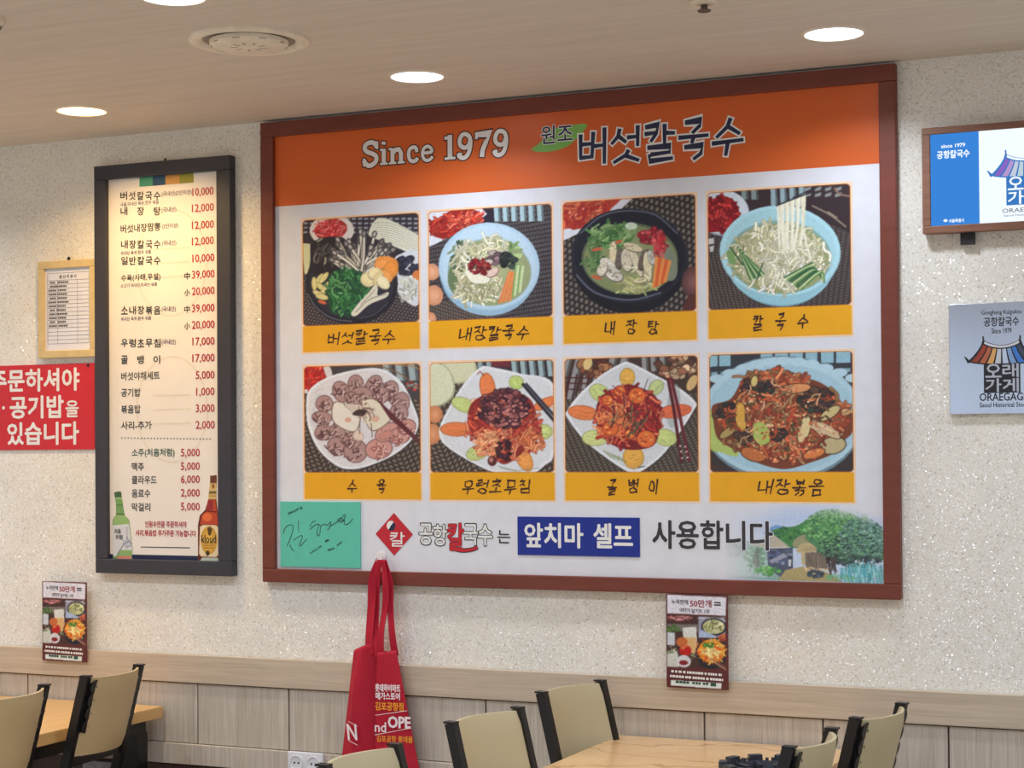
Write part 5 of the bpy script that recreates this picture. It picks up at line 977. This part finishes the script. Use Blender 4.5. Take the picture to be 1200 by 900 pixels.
# ---------------------------------------------------------------- two leaflets
def leaflet_pic():
    p = Pic(96, 148, (40, 40), (570, 50), (40, 820), (96, 46, 46), 9)
    p.poly([(52, 45), (560, 62), (552, 215), (50, 200)], (226, 226, 236)); p.line([(80, 165), (130, 168)], 3, (170, 150, 160)); p.line([(440, 180), (495, 182)], 3, (170, 150, 160))
    p.poly([(45, 215), (555, 225), (550, 660), (45, 648)], (74, 50, 46)); p.poly([(320, 225), (548, 232), (548, 400), (320, 390)], (150, 150, 168)); p.strands(430, 240, 110, 18, 20, 40, 5, [(220, 220, 220), (110, 120, 110)], .1, .6, .3)
    p.strands(160, 245, 110, 22, 30, 40, 8, [(214, 150, 150), (190, 110, 110)], .2, .6, .3); p.poly([(48, 290), (320, 290), (320, 350), (48, 350)], (120, 112, 108)); p.blobs(100, 330, 60, 28, 30, 12, [(70, 110, 50), (100, 140, 60)])
    p.ell(450, 310, 108, 74, (44, 46, 54)); p.ell(450, 308, 94, 60, (206, 206, 160)); p.strands(450, 308, 80, 48, 50, 30, 7, [(236, 232, 190), (150, 160, 90), (110, 120, 70)], None, 3, .8); p.poly([(330, 330), (470, 385), (470, 400), (320, 400)], (170, 190, 220))
    p.ell(235, 460, 90, 40, (196, 120, 66)); p.poly([(180, 320), (300, 310), (305, 420), (290, 520), (200, 520)], (220, 224, 216)); p.poly([(195, 400), (300, 400), (290, 530), (205, 530)], (222, 180, 120)); p.ell(175, 440, 50, 40, (200, 110, 60)); p.ell(205, 510, 52, 46, (190, 30, 30)); p.blobs(195, 480, 30, 16, 12, 10, [(240, 140, 80)])
    p.poly([(48, 360), (115, 362), (115, 470), (48, 468)], (206, 214, 222)); p.strands(85, 530, 40, 50, 40, 40, 6, [(150, 170, 130), (210, 214, 200)], None, 3, .8); p.poly([(45, 540), (140, 530), (150, 650), (45, 648)], (206, 210, 200)); p.ell(190, 600, 62, 52, (214, 214, 220)); p.ell(188, 612, 38, 20, (130, 30, 34)); p.blobs(275, 560, 30, 26, 12, 9, [(196, 200, 150), (110, 130, 80)])
    p.blobs(520, 400, 30, 30, 14, 14, [(220, 120, 70), (190, 80, 50)]); p.ell(425, 530, 128, 128, (36, 40, 50)); p.ell(430, 515, 122, 112, (80, 50, 40)); p.ell(430, 510, 114, 98, (236, 160, 50)); p.strands(430, 510, 104, 90, 90, 60, 10, [(244, 190, 80), (226, 130, 40), (250, 214, 120), (214, 90, 40)], None, 3, .8); p.blobs(405, 460, 50, 26, 30, 12, [(80, 130, 50), (110, 160, 70)]); p.strands(430, 530, 60, 30, 20, 60, 12, [(246, 220, 150)], .6, 1, .4)
    p.line([(400, 570), (550, 660)], 10, (206, 150, 120)); p.line([(430, 570), (550, 640)], 8, (150, 90, 80)); p.soften(); p.grain(.05)
    p.poly([(75, 760), (512, 774), (510, 822), (75, 804)], (224, 234, 228)); return p
lp = leaflet_pic()
def leaflet(cx, cz, w_, h_, label, src=None):
    t = empty('leaflet', (cx, 0, cz), label=label, cat='leaflet', group='promotional leaflets on the wall')
    if src:
        for ch in src.children:
            c = ch.copy(); C.objects.link(c); c.parent = t
        return t
    MB().box((-w_/2, -.035, 0), (w_/2, -.032, h_), .0005).build('leaflet_sheet', mat('leaflet_maroon', (110, 52, 54), .4), t)
    MB().box((-w_/2+.02, -.032, .05), (w_/2-.02, -.024, h_-.02)).build('mounting_block', M['whiteplastic'], t)
    lp.build('printed_face', -w_/2+.0015, .0015, w_/2-.0015, h_-.0015, -.0355, M['pic'], t)
    k = Ink(-.0359); X = lambda x: -w_/2+w_*(x-40)/530; Z = lambda y: h_*(1-(y-40)/800)
    k.text('누적판매', X(90), Z(126), X(232), Z(84), .0004); k.text('밀키트 1위', X(262), Z(198), X(412), Z(160), .0003); k.text('대한민국', X(160), Z(190), X(248), Z(156), .0003)
    for y in (98, 118): k.rect(X(455), Z(y+9), X(512), Z(y-2))
    k.build('lettering', M['ink'], t); k = Ink(-.0359); k.text('50만개', X(250), Z(145), X(430), Z(82), .0012); k.build('lettering', mat('leaflet_maroon_ink', (150, 60, 66), .5), t, label='maroon number')
    k = Ink(-.0359); r = random.Random(5)
    for y, x0, x1 in ((700, 82, 515), (742, 70, 525)):
        x = x0
        while x < x1: d = r.uniform(14, 26); k.rect(X(x), Z(y+10+(x-80)*.03), X(min(x+d, x1)), Z(y-10+(x-80)*.03)); x += d+r.choice((4, 4, 12))
    k.build('lettering', M['white_ink'], t); k = Ink(-.0361)
    for x0, x1 in ((120, 148), (152, 178), (182, 208), (212, 236), (262, 284), (290, 312), (316, 335), (352, 374), (378, 400)): k.rect(X(x0), Z(797+x0*.02), X(x1), Z(777+x0*.02))
    k.rect(X(418), Z(812), X(466), Z(782)); k.build('lettering', M['green_ink'], t); return t
l1 = leaflet((P(781, 750, -.033)[0]+P(853.5, 750, -.033)[0])/2, P(817, 807, -.033)[2], P(853.5, 750, -.033)[0]-P(781, 750, -.033)[0], P(817, 697, -.033)[2]-P(817, 807, -.033)[2], 'dark red food leaflet below the big menu board')
leaflet((P(49, 730, -.033)[0]+P(103, 730, -.033)[0])/2, P(76, 775, -.033)[2], 0, 0, 'dark red food leaflet above the chairs at the far left', l1)

# ---------------------------------------------------------------- wall screen
t = empty('wall_screen', label='blue and white lit screen in a brown wood frame at the right edge', cat='screen')
a, b, z0, z1 = -1.046, -.40, 2.262, 2.572; fw = .024
for p0, p1 in (((a, z1-.02), (b, z1)), ((a, z0), (b, z0+.022)), ((a, z0+.022), (a+fw, z1-.02)), ((b-fw, z0+.022), (b, z1-.02))):
    MB().box((p0[0], -.04, p0[1]), (p1[0], -.004, p1[1]), .002).build('frame_rail', M['tvwood'], t)
MB().box((a+.02, -.032, z0+.018), (b-.02, -.006, z1-.016)).build('screen_panel', M['dark'], t)
xb = P(1147.5, 210, -.032)[0]; EB, EW = emis('screen_blue', (.05, .27, .80), 1.05), emis('screen_white', (.84, .92, 1.0), 1.3)
Ink(-.0324).rect(a+fw, z0+.022, xb, z1-.02).build('lit_field', EB, t, label='blue lit field'); Ink(-.0324).rect(xb, z0+.022, b-fw, z1-.02).build('lit_field', EW, t, label='white lit field')
k = Ink(-.0328); k.ptext('since 1979', 1103, 1131, 170.5, 4.2, bold=.0008); k.ptext('공항칼국수', 1098, 1136, 180.5, 9, bold=.0012); k.ptext('서울특별시', 1112, 1129.5, 258.5, 4, bold=.0005); c_ = P(1108, 258.5, -.033); k.disc(c_[0], c_[2], .006, .004)
k.build('lettering', EW, t)
MB().box((P(1127, 280)[0], -.022, P(1135, 287)[2]), (P(1143, 280)[0], 0, z0)).build('bracket', M['dark'], t)
STR = [(150, 60, 40), (176, 96, 64), (214, 164, 96), (196, 200, 206), (190, 204, 224), (130, 160, 200), (60, 120, 200), (60, 72, 90)]
def emblem(parent, Y, cx, top, s, dark, stripes, back, light):
    """roofed storefront emblem: curved awning with coloured stripes over a seal of four syllables; s = half width of the seal"""
    o1 = Ink(Y-.0004)
    def R_(u, v):                        # u across -1..1, v from ridge to eave
        hw = s*(.98+.82*v**1.6); return (cx+u*hw, top-.18*s+.30*s*abs(u)**2*(1-v)-v*1.1*s+.16*s*abs(u)**3*v)
    o1.raw([R_(u, v) for v in (0, .25, .5, .75, 1) for u in np.linspace(-1.06, 1.06, 17)], [(j*17+i, j*17+i+1, (j+1)*17+i+1, (j+1)*17+i) for j in range(4) for i in range(16)])
    o1.stroke([(cx-s*1.02, top+.34*s), (cx-s*.98, top-.1*s)], .09*s); o1.stroke([(cx+s*1.02, top+.34*s), (cx+s*.98, top-.1*s)], .09*s)
    o1.stroke([R_(-1, 1), (cx-s*2.05, R_(-1, 1)[1]+.34*s)], .2*s, .05*s); o1.stroke([R_(1, 1), (cx+s*2.05, R_(1, 1)[1]+.34*s)], .2*s, .05*s)
    seal = [(cx-s, top-1.1*s), (cx+s, top-1.1*s), (cx+s, top-2.86*s), (cx-s, top-2.86*s)]; o1.poly(seal); o1.build('emblem_outline', dark, parent)
    n = len(stripes)
    for i, m_ in enumerate(stripes):
        u0, u1 = -1+2*i/n+.03, -1+2*(i+1)/n-.03; kk_ = Ink(Y-.0008)
        kk_.raw([R_(u, v) for v in (.2, .45, .7, .94) for u in (u0, (u0+u1)/2, u1)], [(j*3+q_, j*3+q_+1, j*3+q_+4, j*3+q_+3) for j in range(3) for q_ in range(2)]); kk_.build('awning_stripe', m_, parent)
    kk_ = Ink(Y-.0008); kk_.raw([R_(u, v) for v in (.03, .14) for u in np.linspace(-.95, .95, 9)], [(i, i+1, i+10, i+9) for i in range(8)]); kk_.build('ridge_band', back, parent)
    kk_ = Ink(Y-.0010)
    for w_, x0, z_ in (('오', -.9, -1.98), ('래', .04, -1.98), ('가', -.9, -2.8), ('게', .04, -2.8)): kk_.text(w_, cx+x0*s, top+z_*s, cx+(x0+.86)*s, top+(z_+.74)*s, bold=.03*s)
    kk_.build('seal_lettering', light, parent)
SB = emis('screen_mid_blue', (.06, .26, .72), .9); SD = emis('screen_line_blue', (.03, .10, .35), .8)
ex = P(1200, 205, -.033)[0]; emblem(t, -.0326, ex, P(1202, 181, -.033)[2], .050, SB, [emis('screen_stripe_%d' % i, c_, .9) for i, c_ in enumerate(((.34, .18, .72), (.62, .42, .82), (.72, .80, .95), (.66, .85, .95), (.85, .9, 1), (.5, .75, .95), (.3, .6, .9), (.1, .4, .8)))], EW, EW)
k = Ink(-.0334); zo = P(1195, 246, -.033)[2]; k.text('ORAEGAGE', ex-.062, zo-.006, ex+.062, zo+.006, .0003); k.text('Seoul Historical Store', ex-.058, zo-.017, ex+.058, zo-.011, .0001); k.build('lettering', emis('screen_grey', (.22, .24, .3), .8), t)
rebase(t, ((a+b)/2, 0, z0))

# ---------------------------------------------------------------- steel plaque
t = empty('steel_plaque', label='brushed steel plaque with roof emblem below the wall screen', cat='plaque')
a, b, z0, z1 = -.978, -.652, 1.733, 2.055
MB().box((a, -.014, z0), (b, -.002, z1), .0015).build('plate', M['steel'], t)
k = Ink(-.0146); cx = P(1174, 420, -.014)[0]
k.text('Gonghang Kalguksu', P(1150, 366, -.014)[0], P(1175, 369.5, -.014)[2], 2*cx-P(1150, 366, -.014)[0], P(1175, 363, -.014)[2], .0003)
k.text('공항칼국수', P(1153, 377, -.014)[0], P(1175, 382, -.014)[2], 2*cx-P(1153, 366, -.014)[0], P(1175, 371.5, -.014)[2], .0009); k.text('Since 1979', P(1162, 388, -.014)[0], P(1175, 390.5, -.014)[2], 2*cx-P(1162, 388, -.014)[0], P(1175, 384.5, -.014)[2], .0004)
x_ = P(1148, 465, -.014)[0]; k.text('ORAEGAGE', x_, P(1175, 469.5, -.014)[2], 2*cx-x_+.008, P(1175, 460.5, -.014)[2], .0008); k.text('Seoul Historical Store', x_, P(1175, 477, -.014)[2], 2*cx-x_+.008, P(1175, 471.5, -.014)[2], .0004)
k.build('lettering', M['ink'], t)
emblem(t, -.0142, cx, P(1175, 400.5, -.014)[2], .0515, M['ink'], [mat('awning_%d' % i, c_, .4) for i, c_ in enumerate(STR)], mat('awning_light', (206, 208, 212), .4), mat('seal_silver', (190, 194, 202), .35, metal=.6))
rebase(t, ((a+b)/2, 0, z0))

# ---------------------------------------------------------------- sockets
def socket(x, z, label, w_=.14, h_=.075, m='whiteplastic', y=-.026):
    t = empty('wall_socket', (x, y, z), label=label, cat='wall socket', group='double wall sockets')
    MB().box((-w_/2, -.012, -h_), (w_/2, 0, 0), .004).build('cover_plate', M[m], t)
    for dx in (-w_*.24, w_*.24):
        MB().lathe([(.0005, -.0125), (.021, -.0125), (.023, -.016), (.026, -.016), (.027, -.012)], (dx, 0, -h_/2), 24, 'y').build('socket_ring', M[m], t)
        for s_ in (-.008, .008): MB().lathe([(.0005, -.0132), (.0035, -.0132), (.0036, -.012)], (dx+s_, 0, -h_/2), 10, 'y').build('socket_hole', M['dark'], t)
s1 = P(358, 881.5, -.035); socket(s1[0], s1[2], 'white double socket on the panelling left of the red bag')
M['shadedplastic'] = mat('shaded_socket_plastic', (170, 172, 182), .4)  # socket plastic greyed, shade under the table painted into its colour
s2 = P(115.5, 892, -.035); socket(s2[0], s2[2], 'double socket under the left table, shade put into its grey colour', m='shadedplastic')

# ---------------------------------------------------------------- chairs: two posts, curved padded back, seat, four legs
def chair(x, y, rz, label, first=None, m='vinyl'):
    t = empty('dining_chair', (x, y, 0), rz, label=label, cat='chair', group='steel chairs with beige backs')
    if first:
        for ch in first.children:
            c = ch.copy(); C.objects.link(c); c.parent = t
            for g_ in ch.children: d = g_.copy(); C.objects.link(d); d.parent = c
        return t
    HW = .158; top, low = (0, .92), (.052, .72)
    sl = (low[0]-top[0])/(low[1]-top[1])           # the back leans away from the sitter; origin below the top of the back
    X = lambda z: (z-.92)*sl if z > .46 else (.46-.92)*sl+(z-.46)*.10
    for s in (-1, 1):
        y_ = s*HW
        ps = MB(); ps.bar((X(.918), y_, .918), (X(.46), y_, .46), .024, .029); ps.box((X(.92)-.017, y_-.013, .917), (X(.92)+.016, y_+.013, .922))
        po = ps.build('back_post', M['black'], t)
        br = MB()
        br.bar((X(.895)-.018, y_-s*.016, .895), (X(.735)-.018, y_-s*.016, .735), .014, .004)
        for k in range(4):
            z = .882-k*.043; c = (X(z)-.026, y_-s*.028, z); n = 14
            v = [(c[0]+dx+sl*(.021*math.sin(q*2*math.pi/n)), c[1]+.023*math.cos(q*2*math.pi/n), c[2]+.023*math.sin(q*2*math.pi/n)) for dx in (0, .004) for q in range(n)]
            br.add(v, [tuple(range(n)), tuple(range(n, 2*n))[::-1]]+[(q, q+n, (q+1) % n+n, (q+1) % n) for q in range(n)])
        bo = br.build('scalloped_bracket', M['black'], po)
        sc = MB()
        for k in range(4):
            z = .882-k*.043; sc.tube([(X(z)-.0295, y_-s*.037, z), (X(z)-.024, y_-s*.037, z)], .0042, 8)
        sc.build('screws', M['chrome'], po)
        MB().bar((X(.46), y_, .46), (X(0), y_, 0), .024, .03).build('leg', M['black'], t)
        MB().bar((.40, y_*1.06, .44), (.415, y_*1.06, 0), .024, .024).build('leg', M['black'], t)
        MB().bar((X(.44), y_, .43), (.41, y_*1.06, .43), .022, .022, (0, 1, 0)).build('seat_rail', M['black'], t)
    # curved padded back
    n = 14; m_ = 8; v = []; z0, z1 = .655, .912
    for side in (0, 1):
        for j in range(m_+1):
            for i in range(n+1):
                u = -1+2*i/n; w_ = -1+2*j/m_; z = (z0+z1)/2+(z1-z0)/2*w_
                bulge = .046*(1-u*u); ed = (1-abs(w_)**8)**.5 if abs(w_) < 1 else 0; th = .011*(.45+.55*ed)
                v.append((X(z)-.004-bulge+(th if side else -th), u*(HW-.012), z))
    f = []; N = (n+1)*(m_+1)
    for j in range(m_):
        for i in range(n):
            a = j*(n+1)+i; f += [(a, a+1, a+n+2, a+n+1), (N+a, N+a+n+1, N+a+n+2, N+a+1)]
    for i in range(n): f += [(i, N+i, N+i+1, i+1), (m_*(n+1)+i, m_*(n+1)+i+1, N+m_*(n+1)+i+1, N+m_*(n+1)+i)]
    for j in range(m_):
        a = j*(n+1); f += [(a, a+n+1, N+a+n+1, N+a), (a+n, N+a+n, N+a+2*n+1, a+2*n+1)]
    MB().add(v, f, True).build('backrest', M[m], t)
    st = MB().box((.07, -.2, .44), (.44, .2, .49), .018); st.sm = [True]*len(st.f); st.build('seat', M[m], t)
    MB().bar((X(.62), -HW, .63), (X(.62), HW, .63), .02, .02, (0, 0, 1)).build('cross_bar', M['black'], t)
    MB().bar((X(.2)+.01, -HW, .2), (X(.2)+.01, HW, .2), .018, .018, (0, 0, 1)).build('stretcher', M['black'], t)
    return t
R = math.radians
base = chair((-2.044-2.111)/2, -.2595, R(-12), 'beige-backed black chair left of the right table, nearest the wall', m='vinyl2')
chair((-2.05-2.103)/2, -.88, R(-9.9), 'beige-backed black chair left of the right table, second from the wall', base)
chair((-2.077-2.093)/2-.003, -1.556, R(-3.2), 'beige-backed black chair cut by the bottom edge before the red bag', base)
bas2 = chair((-3.653-3.628)/2, -.442, R(184), 'beige-backed black chair at the right side of the left table')
chair(-3.60, -.975, R(187), 'beige-backed black chair cut by the left edge', bas2)
bas3 = chair((-1.071-1.134)/2, -.415, R(169.7), 'beige-backed black chair right of the right table, nearest the wall', base)
chair((-1.147-1.172)/2, -.923, R(175.5), 'beige-backed black chair right of the right table, beside the black grate', base)

# ---------------------------------------------------------------- tables
def table(x0, x1, y0, y1, label, m, th):
    t = empty('dining_table', ((x0+x1)/2, (y0+y1)/2, 0), label=label, cat='table'); hx, hy = (x1-x0)/2, (y1-y0)/2
    MB().box((-hx, -hy, .7405-th), (hx, hy, .7405), .002).build('tabletop', M[m], t)
    for a, b in (((-hx+.03, -hy+.06), (hx-.03, -hy+.09)), ((-hx+.03, hy-.09), (hx-.03, hy-.06)), ((-hx+.03, -hy+.09), (-hx+.06, hy-.09)), ((hx-.06, -hy+.09), (hx-.03, hy-.09))):
        MB().box((a[0], a[1], .655), (b[0], b[1], .7405-th)).build('apron_rail', M['black'], t)
    for sx in (-1, 1):
        for sy in (-1, 1):
            cx, cy = sx*(hx-.06), sy*(hy-.08); MB().box((cx-.03, cy-.03, 0), (cx+.03, cy+.03, .656)).build('leg', M['black'], t)
    MB().box((-hx+.09, -.02, .1), (hx-.09, .02, .14)).build('foot_rail', M['black'], t)
    return t
table(-4.50, -3.737, -1.23, -.028, 'beech-edged table with black legs at the left, short end to the wall', 'beech', .04)
table(-2.012, -1.262, -1.30, -.028, 'tan veined table in the middle foreground carrying the black grate', 'tabletop', .03)

# ---------------------------------------------------------------- cast grate on the table
tc_ = (-1.372, -.585); t = empty('burner_grate', (tc_[0], tc_[1], .7405), label='round black cast iron burner grate on the veined table', cat='grate')
MB().lathe([(.125, .0), (.13, .018), (.126, .03), (.108, .034), (.104, .02), (.1, 0)], n=48).build('ring', M['grille'], t)
MB().lathe([(.06, .0), (.062, .014), (.05, .018), (.0005, .018)], n=32).build('burner_cap', M['grille'], t)
for k in range(10):
    a = k*2*math.pi/10+.25; c, s = math.cos(a), math.sin(a); q = MB()
    q.bar((.062*c, .062*s, .024), (.128*c, .128*s, .03), .012, .012, (-s, c, 0)); q.bar((.108*c, .108*s, .040), (.130*c, .130*s, .040), .036, .018, (-s, c, 0)); q.build('pan_support', M['grille'], t)
q = MB(); r = random.Random(3)
for k in range(44):
    a = k*2*math.pi/44; c, s = math.cos(a), math.sin(a); q.bar((.112*c, .112*s, .036), (.126*c, .126*s, .036), .009, .004+.006*r.random(), (-s, c, 0))
q.build('teeth', M['grille'], t, kind='stuff')
